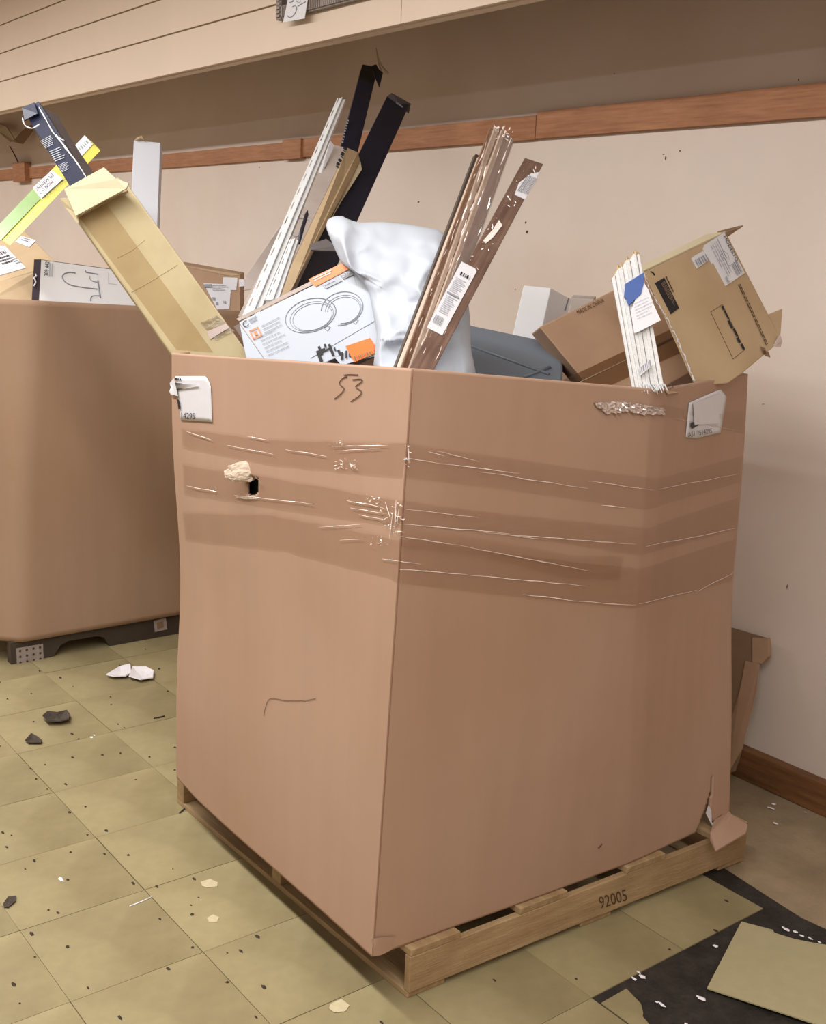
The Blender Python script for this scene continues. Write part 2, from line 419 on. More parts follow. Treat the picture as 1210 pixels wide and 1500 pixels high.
def bin_mesh(name, f, tot, nu, nv, parent, mt, drop=None):
    vs = [f(tot*i/nu, j/nv) for j in range(nv+1) for i in range(nu)]
    fs = []
    for j in range(nv):
        for i in range(nu):
            q = (j*nu+i, j*nu+(i+1) % nu, (j+1)*nu+(i+1) % nu, (j+1)*nu+i)
            if drop:
                c = (vs[q[0]]+vs[q[1]]+vs[q[2]]+vs[q[3]])/4
                if drop(c): continue
            fs.append(q)
    o = mesh(name, vs, fs, mt, parent, smooth=True)
    bm = bmesh.new(); bm.from_mesh(o.data); bmesh.ops.recalc_face_normals(bm, faces=bm.faces); bm.to_mesh(o.data); bm.free()
    s = o.modifiers.new('thick', 'SOLIDIFY'); s.thickness = 0.009; s.offset = -1
    o.data.set_sharp_from_angle(angle=math.radians(25))
    return o, vs, fs

Z0 = 0.118
near_t = ony(603, 540, 0.2)
def q2(p): return (p.x, p.y)
c4b = onz(545, 1402, Z0)
cols = [
    (q2(onz(258, 1138, Z0)), tuple(onz(252, 517, 1.287)), 0.004),
    (q2(onz(290, 1172, Z0)), tuple(onz(290, 520, 1.293)), 0.03),
    (q2(c4b), tuple(near_t), 0.0),
    (q2(onz(930, 1262, Z0)), tuple(onz(965, 571, 1.291)), 0.05),
    (q2(onz(1068, 1196, Z0)), tuple(onz(1097, 548, 1.286)), 0.01),
    ((1.12, 1.44), (1.12, 1.42, 1.28), 0.02),
    ((0.45, 1.42), (0.45, 1.40, 1.275), 0.02),
    ((0.27, 1.26), (0.27, 1.26, 1.275), 0.02),
    ((0.24, 0.42), (0.27, 0.42, 1.28), 0.02),
]
NEARC[0] = 2
f1, per1, tot1 = bin_shell(cols, Z0)
main = thing('cardboard_bin', 'large cardboard bulk bin marked 53, banded with clear tape, on light wooden pallet', 'bin', (0.8, 0.8, Z0))
HOLE = [(361, 700), (372, 697), (379, 702), (378, 720), (374, 728), (362, 726), (360, 712)]
TEAR = [(1044, 1128), (1045, 1140), (1040, 1185), (1044, 1203), (1058, 1195), (1058, 1199), (1046, 1216), (1034, 1228), (1020, 1218), (1031, 1190), (1040, 1160)]
def drop1(c):
    if (c-CAM).dot(_f) > 3.1: return False
    x, y = proj(c)
    return inpoly(x, y, HOLE) or (inpoly(x, y, TEAR) and c.y > 0.9)
body1, bv, bf = bin_mesh('bin_wall', f1, tot1, 640, 240, main, M_BIN, drop1)
bvh = BVHTree.FromPolygons(bv, [q for q in bf] if False else [tuple(q) for q in bf])
# a hit test that ignores the hole
fullf = [(j*640+i, j*640+(i+1) % 640, (j+1)*640+(i+1) % 640, (j+1)*640+i) for j in range(240) for i in range(640)]
bvh = BVHTree.FromPolygons(bv, fullf)
LASTD = [2.5]
def hit(px, py, off=0.001):
    d = ray(px, py).normalized(); r = bvh.ray_cast(CAM, d)
    if r[0] is None or (r[0]-CAM).length > 3.3:
        g = CAM+d*(LASTD[0]); q = bvh.find_nearest(g)
        p, n = q[0], q[1]
    else: p, n = r[0], r[1]; LASTD[0] = (p-CAM).length
    if n.dot(p-CAM) > 0 and (p-V((0.8, 0.8, p.z))).dot(n) < 0: n = -n
    if (p-V((0.8, 0.8, p.z))).dot(n) < 0: n = -n
    return p+n*off
def conform(name, top, bot, nu, nv, mt, off=0.0012, wob=0.0, parent=main, seed=0, nm_hole=True):
    vs = []; fs = []
    for i in range(nu+1):
        a = poly_at(top, i/nu); b = poly_at(bot, i/nu)
        for j in range(nv+1):
            k = j/nv; x = a[0]+(b[0]-a[0])*k; y = a[1]+(b[1]-a[1])*k
            vs.append(hit(x, y, off+wob*(0.5+0.5*noise.noise(V((x*0.03, y*0.15, seed))))))
    for i in range(nu):
        for j in range(nv):
            q = i*(nv+1)+j
            if nm_hole and inpoly(*proj((vs[q]+vs[q+nv+2])/2), HOLE): continue
            fs.append((q, q+1, q+nv+2, q+nv+1))
    return mesh(name, vs, fs, mt, parent, smooth=True)
# clear tape wraps round both visible sides
A_t = [(266, 626), (403, 642), (590, 647), (624, 653), (890, 691), (965, 700), (1086, 668)]
A_b = [(268, 654), (392, 679), (585, 698), (607, 700), (748, 717), (946, 746), (1084, 706)]
B_t = [(268, 678), (400, 697), (583, 731), (600, 734), (725, 750), (946, 773), (1082, 728)]
B_b = [(270, 722), (400, 742), (580, 770), (593, 766), (748, 783), (937, 813), (1080, 775)]
C_t = [(268, 748), (400, 752), (580, 786), (590, 790), (843, 823), (940, 832), (1078, 788)]
C_b = [(272, 790), (420, 806), (576, 846), (580, 853), (725, 870), (927, 891), (1075, 850)]
conform('tape_band', A_t, A_b, 120, 6, M_TAPE, 0.0012, 0.003, seed=1)
conform('tape_band', B_t, B_b, 320, 14, M_TAPE, 0.0012, 0.003, seed=2)
conform('tape_band', C_t, C_b, 120, 6, M_TAPE, 0.0012, 0.003, seed=3)
conform('tape_band', [(588, 768), (700, 786), (840, 812), (912, 812)], [(586, 800), (700, 812), (830, 846), (905, 848)], 60, 4, M_TAPE, 0.005, 0.002, seed=4)
conform('tape_band', [(970, 592), (1010, 600), (1092, 604)], [(970, 608), (1010, 618), (1088, 634)], 30, 3, M_TAPE, 0.0015, 0.002, seed=5)
# creased ridges of the tape, their highlights painted in a pale colour
RID = [((275, 632), (312, 645), 1.0), ((365, 640), (395, 644), .8), ((335, 652), (402, 665), .5), ((488, 654), (570, 652), .9), ((495, 660), (560, 657), .7),
       ((420, 658), (480, 668), .4), ((597, 650), (598, 680), 1.8), ((594, 670), (640, 678), 1), ((640, 678), (760, 693), .9), ((700, 690), (860, 715), .8), ((640, 660), (700, 676), .6),
       ((626, 661), (650, 668), .7), ((880, 740), (915, 743), 1.1), ((860, 704), (958, 718), .6), ((593, 745), (700, 757), .6), ((590, 767), (745, 781), 1.2), ((700, 779), (930, 797), .8),
       ((745, 784), (800, 790), .6), ((586, 785), (665, 797), 1.5), ((665, 797), (865, 836), 1.2), ((585, 833), (680, 841), 1.1), ((680, 841), (862, 858), .9), ((765, 870), (845, 880), 1.1), ((845, 880), (930, 886), .6),
       ((510, 733), (565, 744), .9), ((528, 754), (560, 760), 1.1), ((515, 744), (565, 752), .7), ((345, 725), (460, 738), .6), ((275, 712), (320, 720), .8), ((562, 818), (615, 826), .8), ((500, 791), (535, 789), .6), ((470, 772), (530, 768), .5),
       ((965, 716), (1080, 694), .5), ((945, 800), (1075, 774), .6), ((935, 884), (1020, 864), .6), ((1020, 866), (1076, 838), .5), ((985, 612), (1085, 632), .4), ((566, 735), (574, 760), 1.0), ((582, 732), (580, 775), 1.6), ((577, 750), (572, 790), 1.0), ((586, 745), (583, 770), 1.0)]
vs = []; fs = []
for (a, b, k) in RID:
    n = max(5, int(math.hypot(b[0]-a[0], b[1]-a[1])/6)); pr = []
    nx, ny = -(b[1]-a[1]), b[0]-a[0]; ln = math.hypot(nx, ny); nx /= ln; ny /= ln
    for i in range(n+1):
        t = i/n; x = a[0]+(b[0]-a[0])*t; y = a[1]+(b[1]-a[1])*t + 1.2*noise.noise(V((x*0.05, a[1]*0.05, k*9)))
        wd = 1.0*k*math.sin(math.pi*min(1, max(0.05, t)))*(0.35+abs(noise.noise(V((x*0.11, y*0.11, 3)))))*.8+0.12
        i0 = len(vs); vs += [hit(x-nx*wd, y-ny*wd, 0.003), hit(x, y, 0.0034), hit(x+nx*wd, y+ny*wd, 0.003)]
        if i: fs += [(i0-3, i0-2, i0+1, i0), (i0-2, i0-1, i0+2, i0+1)]
R = random.Random(4)
def flecks(n, x0, y0, x1, y1, s=2.2):  # pale specks painted as glare spots on the tape
    for _ in range(n):
        x = R.uniform(x0, x1); y = R.uniform(y0, y1); i0 = len(vs)
        pts = [(x+R.uniform(-s, s), y+R.uniform(-s, s)*0.8) for _ in range(3)]
        vs.extend([hit(px, py, R.uniform(0.004, 0.007)) for px, py in pts]); fs.append((i0, i0+1, i0+2))
flecks(60, 494, 672, 528, 690); flecks(20, 485, 645, 508, 652); flecks(26, 536, 724, 562, 738); flecks(46, 574, 735, 590, 780); flecks(20, 560, 745, 575, 770); flecks(20, 594, 650, 600, 690, 1.6); flecks(18, 545, 785, 580, 800)
stuff(mesh('tape_wrinkle_highlights', vs, fs, M_SHINE, main))
# crinkled loose tape at the top right
vs = []; fs = []; nu_, nv_ = 40, 6
for i in range(nu_+1):
    a = poly_at([(868, 589), (890, 588), (915, 588), (940, 592), (971, 597)], i/nu_); b = poly_at([(870, 593), (888, 606), (915, 602), (940, 607), (971, 607)], i/nu_)
    for j in range(nv_+1):
        k = j/nv_; vs.append(hit(a[0]+(b[0]-a[0])*k+R.uniform(-1, 1), a[1]+(b[1]-a[1])*k+R.uniform(-1, 1), R.uniform(0.001, 0.009)))
fs = [(i*(nv_+1)+j, i*(nv_+1)+j+1, (i+1)*(nv_+1)+j+1, (i+1)*(nv_+1)+j) for i in range(nu_) for j in range(nv_)]
M_CRK = mat('crinkled_tape', (206, 190, 184), 0.15, spec=0.9, metal=0.35)
mesh('crinkled_tape', vs, fs, M_CRK, main)['label'] = 'crinkled silvery clear tape'
# labels
def bin_label(top, bot, nm='paper_label', off=0.0025):
    o = conform(nm, top, bot, 14, 10, M_LABEL, off)
    s = o.modifiers.new('t', 'SOLIDIFY'); s.thickness = 0.0006; return o
l1 = bin_label([(258, 551), (302, 551), (306, 556), (310, 566)], [(266, 615), (312, 618), (312, 618), (312, 618)])
l1 = conform('label_corner', [(249, 565), (258, 553)], [(253, 577), (264, 580)], 3, 3, M_LABEL, 0.006)
def sfr(tl, tr, bl, lift=0.004):
    a, b, c = hit(*tl, 0), hit(*tr, 0), hit(*bl, 0); n = (b-a).cross(c-a).normalized()
    if n.dot(a-CAM) > 0: n = -n
    return Fr(a, b, c, n, lift)
text('printed_number', '14295', sfr((268, 604), (288, 605), (268, 613), 0.0045), M_INK, main)
prints('printed_mark', sfr((259, 553), (268, 553), (259, 557), 0.0045), [(0, 0, .3, 1), (.4, .1, .6, .9), (.7, .2, .95, .9)], M_INK, main)
prints('printed_bar', sfr((262, 585), (265, 585), (264, 599), 0.0048), [(0, 0, 1, 1)], M_INK, main)
l2 = bin_label([(1008, 590), (1030, 580), (1054, 570), (1063, 581)], [(1003, 640), (1018, 642), (1035, 638), (1054, 634)])
text('printed_number', 'AS1 7514295', sfr((1004, 633), (1039, 627), (1004.5, 640), 0.006), M_INK, main)
prints('printed_bar', sfr((1008, 619), (1013, 617), (1009, 628), 0.0062), [(0, 0, 1, 1), (1, .7, 2.2, .9)], M_INK, main)
conform('label_corner', [(1012, 590), (1052, 576)], [(1014, 622), (1050, 620)], 6, 6, M_LABEL, 0.005)
# handwriting
def stroke(nm, pts, r, mt, n=24, parent=main):
    return tube(nm, [hit(x, y, 0.0012) for x, y in smoothline(pts, n)], r, mt, parent, 5)
def wr(lst): return [(480+x*65/1210, 540+y*55/1024) for x, y in lst]
stroke('marker_stroke', wr([(455, 172), (600, 155), (840, 165)]), 0.0008, M_INKB, 8)
stroke('marker_stroke', wr([(540, 215), (440, 245), (345, 350), (350, 430), (455, 530), (440, 600), (340, 710), (195, 825)]), 0.0008, M_INKB)
stroke('marker_stroke', wr([(690, 298), (900, 280), (960, 330), (850, 420), (775, 500), (900, 590), (940, 660), (820, 780), (640, 895)]), 0.0008, M_INKB)
stroke('crack_line', [(387, 1048), (395, 1024), (420, 1026), (445, 1026), (463, 1023)], 0.0005, M_INKB)
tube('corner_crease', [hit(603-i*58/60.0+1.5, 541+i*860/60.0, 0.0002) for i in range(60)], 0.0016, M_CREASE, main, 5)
stroke('scuff_mark', [(876, 1242), (880, 1238), (881, 1236)], 0.0015, M_INKB, 5)
# paper wad in the torn hole
wp = hit(362, 691, 0.012)
bm = bmesh.new(); bmesh.ops.create_icosphere(bm, subdivisions=4, radius=1.0)
nrm = (hit(362, 690, 1)-hit(362, 690, 0)).normalized()
for v_ in bm.verts:
    c = v_.co.copy(); r_ = 1+0.25*noise.noise(c*1.6)+0.16*noise.noise(c*4)+0.08*noise.noise(c*9)
    v_.co = _r*(c.x*0.034*r_)+_u*(c.y*0.021*r_)+nrm*(c.z*0.017*r_)
me = bpy.data.meshes.new('paper_wad'); bm.to_mesh(me); bm.free(); me.materials.append(M_WAD)
wo = link('paper_wad', me, main, Matrix.Translation(wp)); wo['label'] = 'crumpled paper wad stuffed in the torn hole'
mesh('torn_paper', [hit(378, 694, .01), hit(383, 697, .014), hit(388, 706, .012), hit(383, 703, .006), hit(376, 700, .004)], [(0, 1, 2, 3, 4)], M_WAD, main)
conform('torn_paper', [(346, 727), (362, 727), (379, 728)], [(346, 728), (362, 731), (379, 730)], 8, 1, M_WAD, 0.003)
conform('hole_shade_sheet', [(335, 675), (405, 680)], [(335, 750), (405, 755)], 6, 6, mat('hole_shade_sheet', (14, 12, 12), .9), -0.022, nm_hole=False)['label'] = 'added black sheet standing in for the shade inside the torn hole'  # dark sheet added behind the wall to paint the hole's shade
# torn lower corner
g = [hit(1036, 1178, .004), hit(1040, 1186, .004), hit(1041, 1205, .004), hit(1053, 1197, .01), hit(1046, 1216, .012), hit(1038, 1225, .012), hit(1031, 1225, .01), hit(1032, 1190, .004)]
mesh('torn_white_liner', g, [(0, 1, 2, 3, 4, 5, 6, 7)], M_LABEL, main)['label'] = 'torn white liner at the lower corner'
CY = cols[3]
fl = [hit(1046, 1203, .0), hit(1068, 1190, .0), onz(1072, 1196, .13), onz(1095, 1210, .128), onz(1092, 1222, .126), onz(1048, 1248, .12), onz(1040, 1232, .125), onz(1040, 1222, .135)]
fo = mesh('torn_flap', fl, [(0, 1, 2, 3, 4, 5, 6, 7)], M_BIN, main); s_ = fo.modifiers.new('t', 'SOLIDIFY'); s_.thickness = 0.004
conform('corner_patch', [(546, 1374), (556, 1371), (578, 1371)], [(546, 1399), (556, 1398), (572, 1390)], 8, 4, M_BIN, 0.004)

# the wooden pallet under it
pn = onz(598, 1464, 0); ex = (onz(270, 1185, 0)-pn); ex = ex.normalized(); ey = (onz(1090, 1262, 0)-pn); PL = ey.length; ey.normalize(); PW = 1.06
pal = thing('wooden_pallet', 'light wooden pallet stencilled 92005 under the taped bulk bin', 'pallet', tuple(pn))
def pp(a, b, z): return pn+ex*a+ey*b+V((0, 0, z))
def pbox(nm, a0, a1, b0, b1, z0, z1, along='a', mt=M_PALW, bv_=0.002):
    if along == 'a': return ppd(nm, pp(a0, b0, z0), pp(a1, b0, z0), pp(a0, b1, z0), pp(a0, b0, z1), mt, pal, bv_)
    return ppd(nm, pp(a0, b0, z0), pp(a0, b1, z0), pp(a1, b0, z0), pp(a0, b0, z1), mt, pal, bv_)
for a, aw in ((0.0, 0.017), (PW/2-0.02, .04), (PW-0.04, .04)): pbox('stringer', a, a+aw, 0.0, PL, 0.014, 0.100, 'b')
def alongside(px, py, z=0.1):
    return (onz(px, py, z)-pn).dot(ey)
ends = [(0.0, alongside(665, 1360, .108)), (alongside(747, 1326, .108), alongside(815, 1297, .108)), (alongside(895, 1262, .108), alongside(952, 1240, .108)), (alongside(1020, 1215, .108), PL)]
for b0, b1 in ends: pbox('deck_board', 0.0, PW, b0+0.002, b1-0.002, 0.100, 0.1165)
for b0, b1 in ((0, .1), (.5, .6), (PL-.1, PL)): pbox('bottom_board', 0.004, PW, b0, b1, 0.0, 0.014)
F = Fr(onx(876, 1312, 0), V((0, 0, 0)), V((0, 0, 0)), V((1, 0, 0)))
pside = Pl(pp(0, 0, 0), pp(0, 1, 0), pp(0, 0, 1))
text('stencilled_number', '92005', Fr(pside(876, 1314, 0), pside(916, 1302, 0), pside(879, 1331, 0), pside.n, 0.0012), M_INKB, pal)

# ------------------------------------------------------------------ second bin at the left
NEARC[0] = None
def zface(px, py): return onx(px, py, -1.05)
a_t = onx(66, 441, -1.05); a_b = onx(42, 944, -1.045)
b_t = V((-1.13, 0.19, 1.33)); b_b = V((-1.13, 0.19, 0.08))
far_t = onx(215, 451, -1.05)
sl = (far_t.z-a_t.z)/(far_t.y-a_t.y)
cols2 = [
    ((-2.05, 0.19), (-2.05, 0.19, 1.33), 0.02),
    ((-1.16, 0.16), (-1.16, 0.16, 1.333), 0.03),
    ((-1.045, 0.27), (-1.05, 0.37, 1.33), 0.03),
    ((-1.05, 1.30), (-1.05, 1.30, 1.29), 0.02),
    ((-1.12, 1.42), (-1.12, 1.42, 1.29), 0.02),
    ((-2.05, 1.42), (-2.05, 1.42, 1.29), 0.02),
]
f2, per2, tot2 = bin_shell(cols2, 0.085, cinch=-0.012, seed=5)
bin2 = thing('cardboard_bin', 'plain open cardboard bulk bin at the left edge, in shade, on the dark pallet', 'bin', (-1.55, 0.8, 0.085))
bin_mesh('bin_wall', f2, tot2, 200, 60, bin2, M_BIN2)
pal2 = thing('dark_pallet', 'dark shaded pallet with a dotted plate under the left bulk bin', 'pallet', (-1.55, 0.8, 0))
px0, px1, py0, py1 = -2.0, -1.062, 0.235, 1.36
prof = [(py0, 0), (py0, 0.135), (py1, 0.135), (py1, 0)]
nt = [(0.50, 0.0), (0.52, 0.045), (0.56, 0.055), (0.80, 0.055), (0.84, 0.045), (0.86, 0.0)]
n0, n1 = onx(78, 965, px1).y, onx(160, 945, px1).y
outline = [(py0, 0.0), (py0, 0.083), (0.40, 0.083), (0.42, 0.135), (py1, 0.135), (py1, 0.0), (n1, 0.0), (n1-.02, .04), (n1-.05, .052), (n0+.06, .052), (n0+.03, .04), (n0, 0.0)]
for xa_, xb_, nm in ((px1-0.04, px1, 'stringer'), (-1.55, -1.51, 'stringer'), (px0, px0+0.04, 'stringer')):
    n = len(outline); o = mesh(nm, [(xb_, y, z) for y, z in outline]+[(xa_, y, z) for y, z in outline], [tuple(range(n)), tuple(reversed(range(n, 2*n)))]+[(i, i+n, (i+1) % n+n, (i+1) % n) for i in range(n)], M_PALD, pal2); recalc(o)
for k in range(1, 7):
    y = py0+k*0.171; box('deck_board', (px0, y, 0.1355), (px1, y+0.1, 0.15), M_PALD, pal2)
plp = Pl((px1, 0, 0), (px1, 1, 0), (px1, 0, 1))
decal('dotted_plate', plp, [(24, 950), (63, 943), (64, 968), (25, 976)], M_PLATE, pal2, 0.002, 0.001)['label'] = 'pale plate with dark dots'
FF = fr(plp, (24, 950), (63, 943), (25, 976), 0.0045)
vs = []; fs = []
for a in range(4):
    for b in range(3):
        k = len(vs); cu, cv = 0.12+a*0.25, 0.15+b*0.33
        vs += [FF(cu+0.045*math.cos(t), cv+0.07*math.sin(t)) for t in [i*math.pi/4 for i in range(8)]]; fs.append(tuple(range(k, k+8)))
mesh('printed_dots', vs, fs, M_PALD, pal2)
decal('square_sticker', plp, [(225, 909), (243, 905), (245, 922), (227, 926)], M_PLATE, pal2, 0.002, 0.001)
decal('sticker_square', plp, [(230, 912), (239, 910), (240, 919), (231, 921)], M_CARDD, pal2, 0.004, 0.0005)
#CONTENTS
# ================================================================== CONTENTS OF THE MAIN BIN
G_MAIN = 'goods in the taped bulk bin'; G_LEFT = 'goods in the left bulk bin'
def faceframe(tl, tr, bl, dtl, dtr, dbl):
    return P(*tl, dtl), P(*tr, dtr), squared(P(*tl, dtl), P(*tr, dtr), P(*bl, dbl))

# --- long kraft carton reaching over the left bin, with a navy carton pushed out of its mouth
t = thing('long_carton', 'long yellowish kraft carton slanting up left out of the taped bin', 'carton', tuple(P(310, 520, 2.56)))
TLk = P(110, 318, 2.86); TRk = P(187, 270, 2.82)
dirk = (P(362, 515, 2.73)-TRk)
Bk = TRk + dirk*1.05
Lk = TLk + dirk*1.05
side = P(92, 292, 2.88)-TLk
prism('carton_body', [TLk, Lk, TRk+(Lk-TLk), TRk], P(99, 305, 2.98)-TLk, M_KRAFT, t, 0.004)
plk = Pl(TLk, Lk, TRk)
# darker taped mouth, flaps
decal('tape_strip', plk, [(116, 318), (156, 299), (312, 516), (258, 512)], film('carton_tape', (0.97, 0.94, 0.89), 0.02, 0.3, 0.1, 10), t, 0.0012)
def flap(nm, pts, mt, par, th=0.003, lab=None):
    n = len(pts); nn = (pts[1]-pts[0]).cross(pts[2]-pts[0]).normalized()
    if nn.dot(pts[0]-CAM) < 0: nn = -nn
    o = mesh(nm, list(pts)+[p+nn*th for p in pts], [tuple(range(n)), tuple(reversed(range(n, 2*n)))]+[(i, i+n, (i+1) % n+n, (i+1) % n) for i in range(n)], mt, par)
    recalc(o)
    if lab: o['label'] = lab
    return o
flap('end_flap', [P(111, 316, 2.815), P(94, 277, 2.84), P(152, 245, 2.80), P(170, 262, 2.78), P(188, 268, 2.775), P(185, 276, 2.77)], M_KRAFTL, t, 0.004, 'pale open end flap')
flap('side_flap', [P(113, 327, 2.825), P(95, 303, 2.87), P(88, 291, 2.88), P(97, 290, 2.86), P(112, 312, 2.83)], M_KRAFT, t, 0.004)
tube('flap_crease', [plk(112, 320, .002), plk(130, 309, .003), plk(150, 299, .002), plk(187, 279, .003)], 0.0022, M_CARDT, t, 6)
tube('body_crease', [plk(x, y, 0.0004) for x, y in ((193, 428), (215, 416), (260, 388))], 0.0006, M_KRAFT, t, 5)
tube('body_crease', [plk(x, y, 0.0004) for x, y in ((172, 378), (192, 368), (212, 352))], 0.0005, M_KRAFT, t, 5)
decal('silver_tape', plk, [(302, 486), (331, 474), (336, 480), (329, 484), (308, 497)], M_CRK, t, 0.002)
decal('tape_patch', plk, [(293, 473), (318, 462), (343, 485), (316, 499)], film('carton_tape2', (0.95, 0.93, 0.9), 0.12, 0.2, 0.3, 30), t, 0.0016)
t = thing('navy_carton', 'narrow navy carton with a torn grey side poking out of the kraft carton', 'carton', tuple(P(115, 262, 2.8)))
O = P(102, 272, 2.84); A = P(34, 163, 2.92); B = P(125, 257, 2.825); C = O+(P(140, 250, 2.95)-P(127, 259, 2.82))*1.0
w1 = B-O
ppd('carton_body', O+(O-A)*0.08, A, B+(O-A)*0.08, O+(O-A)*0.08+_f*0.05-_r*0.002, M_NAVY, t, 0.002)
pln = Pl(O, A, B)
flap('torn_side', [P(57, 156, 2.915), P(64, 158, 2.94), P(85, 170, 2.97), P(98, 197, 2.97), P(137, 252, 2.90), P(125, 259, 2.83)], M_DARKG, t, 0.003, 'torn dark grey side flap')
flap('top_flap', [P(32, 158, 2.917), P(50, 150, 2.90), P(55, 166, 2.89), P(36, 176, 2.90)], M_NAVY, t, 0.004)
for pts in (((57, 157), (70, 180), (80, 197), (94, 206)), ((80, 197), (97, 217), (111, 236), (124, 256), (126, 262)), ((33, 172), (36, 183), (47, 188), (58, 182)), ((82, 197), (95, 216), (108, 232))):
    tube('torn_edge', [P(x, y, 2.84-0.0004*(y-150)+0.03) for x, y in smoothline(pts, 10)], 0.0018, M_LABEL, t, 5, lambda k: 0.4+0.9*abs(math.sin(k*9)))
for (tl, tr, bl, sd) in (((60, 207), (76, 198), (68, 219), 3), ((73, 222), (90, 215), (82, 239), 4), ((86, 243), (99, 236), (92, 254), 5)):
    prints('printed_lines', fr(pln, tl, tr, bl, 0.002), rows(0, 0, 1, 1, 6, sd, 0.35), M_INKL, t)
t = thing('cardboard_strip', 'pale folded cardboard strip at the top left edge under the fascia', 'cardboard', tuple(ony(20, 208, WY-.03)))
def wl(*l): return [ony(x, y, WY-k) for x, y, k in l]
flap('folded_flap', wl((-6, 181, .01), (8, 184, .06), (23, 207, .10), (15, 208, .10), (-6, 190, .03)), M_KRAFTL, t, 0.008)
flap('folded_side', wl((20, 208, .10), (34, 192, .08), (50, 182, .03), (48, 193, .03), (34, 211, .07)), M_CARDD, t, 0.008, 'darker folded side')

# --- ceiling light carton
t = thing('light_carton', 'white ceiling light carton with an orange band beside the white plastic bag', 'carton', tuple(P(440, 520, 2.4)))
O = P(350, 472, 2.70); A = P(516, 390, 2.58); B = squared(O, A, P(396, 560, 2.62))
plc = Pl(O, A, B)
O2 = plc(350, 472, 0); A2 = plc(516, 389, 0); b_ = (B-O).normalized()*0.20
ppd('carton_body', O2, A2, O2+b_, O2+(away(O2, A2, O2+b_, 0.11)-O2)+(_u*0.02), M_WHITEB, t, 0.002)
# right-hand face widens behind the bag
decal('side_panel', plc, [(516, 389), (550, 434), (556, 520), (500, 535), (470, 500)], M_WHITEB, t, -0.002, 0.0015)
flap('top_panel', [plc(350, 470, .001), plc(516, 388, .001), plc(500, 381, .004)+_f*.05, plc(341, 462, .004)+_f*.05], M_CARDG, t, 0.001)
flap('end_panel', [plc(351, 474, .002), plc(390, 530, .002), plc(378, 530, -.03), plc(342, 478, -.03)], M_CARDG, t, 0.001)
decal('orange_band', plc, [(452, 409), (504, 384), (513, 393), (462, 420)], M_ORANGE, t, 0.0022)
decal('grey_band', plc, [(471, 417), (495, 405), (501, 411), (477, 423)], M_STEEL, t, 0.0022)
decal('grey_band', plc, [(498, 403), (513, 396), (518, 402), (503, 409)], M_INKG, t, 0.0022)
prints('printed_lines', fr(plc, (459, 409), (490, 394), (463, 414), 0.004), rows(0, 0, 1, 1, 2, 8, .5), M_LABEL, t)
prints('printed_lines', fr(plc, (475, 417), (494, 408), (478, 421), 0.004), rows(0, 0, 1, 1, 1, 9, .6), M_INKL, t)
text('printed_number', '709 704', fr(plc, (500, 404), (512, 398), (503, 408), 0.004), M_LABEL, t)
text('printed_logo', 'C', fr(plc, (355, 473), (362, 469), (359, 481), 0.003), M_INK, t)
prints('printed_lines', fr(plc, (365, 469), (378, 462), (369, 476), 0.003), rows(0, 0, 1, 1, 2, 12, .4), M_INKG, t)
F = fr(plc, (366, 485), (379, 479), (372, 498), 0.003)
prints('red_square', F, [(0, 0, 1, .12), (0, .88, 1, 1), (0, 0, .12, 1), (.88, 0, 1, 1), (.35, .3, .65, .7)], M_ORANGE, t)
prints('printed_lines', fr(plc, (384, 478), (412, 464), (390, 493), 0.003), rows(0, 0, 1, 1, 3, 14, .18), M_INKG, t)
prints('printed_lines', fr(plc, (380, 494), (426, 473), (396, 526), 0.003), rows(0, 0, .8, 1, 6, 15, .14), M_INKG, t)
for (cx, cy, a, b_ang, r2, clip) in ((455, 462, 38, 24, -.30, None), (501, 452, 31, 24, -.30, (0.2, 4.6))):
    for k, (s_, th_) in enumerate(((1, .0011), (.86, .0006), (.78, .0006))):
        st, en = (clip or (0, 2*math.pi)) if k < 3 else (0, 6.28)
        if clip: st, en = -2.9, 2.0
        pts = []
        for i in range(41):
            an = st+(en-st)*i/40; x = math.cos(an)*a*s_; y = math.sin(an)*b_ang*s_
            pts.append(plc(cx+(1-s_)*12+x*math.cos(r2)-y*math.sin(r2), cy+(1-s_)*10+x*math.sin(r2)+y*math.cos(r2), 0.0006))
        tube('lamp_outline', pts, th_, M_INKG, t, 4)
for (x, y) in ((479, 482), (520, 472)):
    tube('lamp_finial', [plc(x-5, y-2, .0006), plc(x, y-4, .0006), plc(x+5, y-3, .0006), plc(x+1, y+3, .0006), plc(x-5, y-2, .0006)], 0.0008, M_INKG, t, 4)
tube('printed_rule', [plc(455, 525, .0006), plc(551, 469, .0006)], 0.0006, M_INKG, t, 4)
prints('printed_pattern', fr(plc, (461, 508), (505, 490), (470, 532), 0.003), [(.0, .3, .1, 1), (.1, .1, .18, .6), (.18, .3, .3, .5), (.3, .4, .42, .5), (.42, .2, .5, .9), (.55, .5, .6, .7), (.62, .7, .7, 1), (.3, .1, .36, .3)], M_INK, t)
prints('printed_pattern', fr(plc, (500, 517), (520, 510), (500, 528), 0.003), bars(0, 0, 1, 1, 6, 5), M_INK, t)
decal('orange_sticker', plc, [(506, 507), (542, 495), (549, 506), (548, 518), (519, 531)], M_ORANGE2, t, 0.003)
prints('sticker_lines', fr(plc, (519, 521), (546, 513), (522, 530), 0.0055), bars(0, .2, 1, 1, 14, 6), M_CARDD, t)

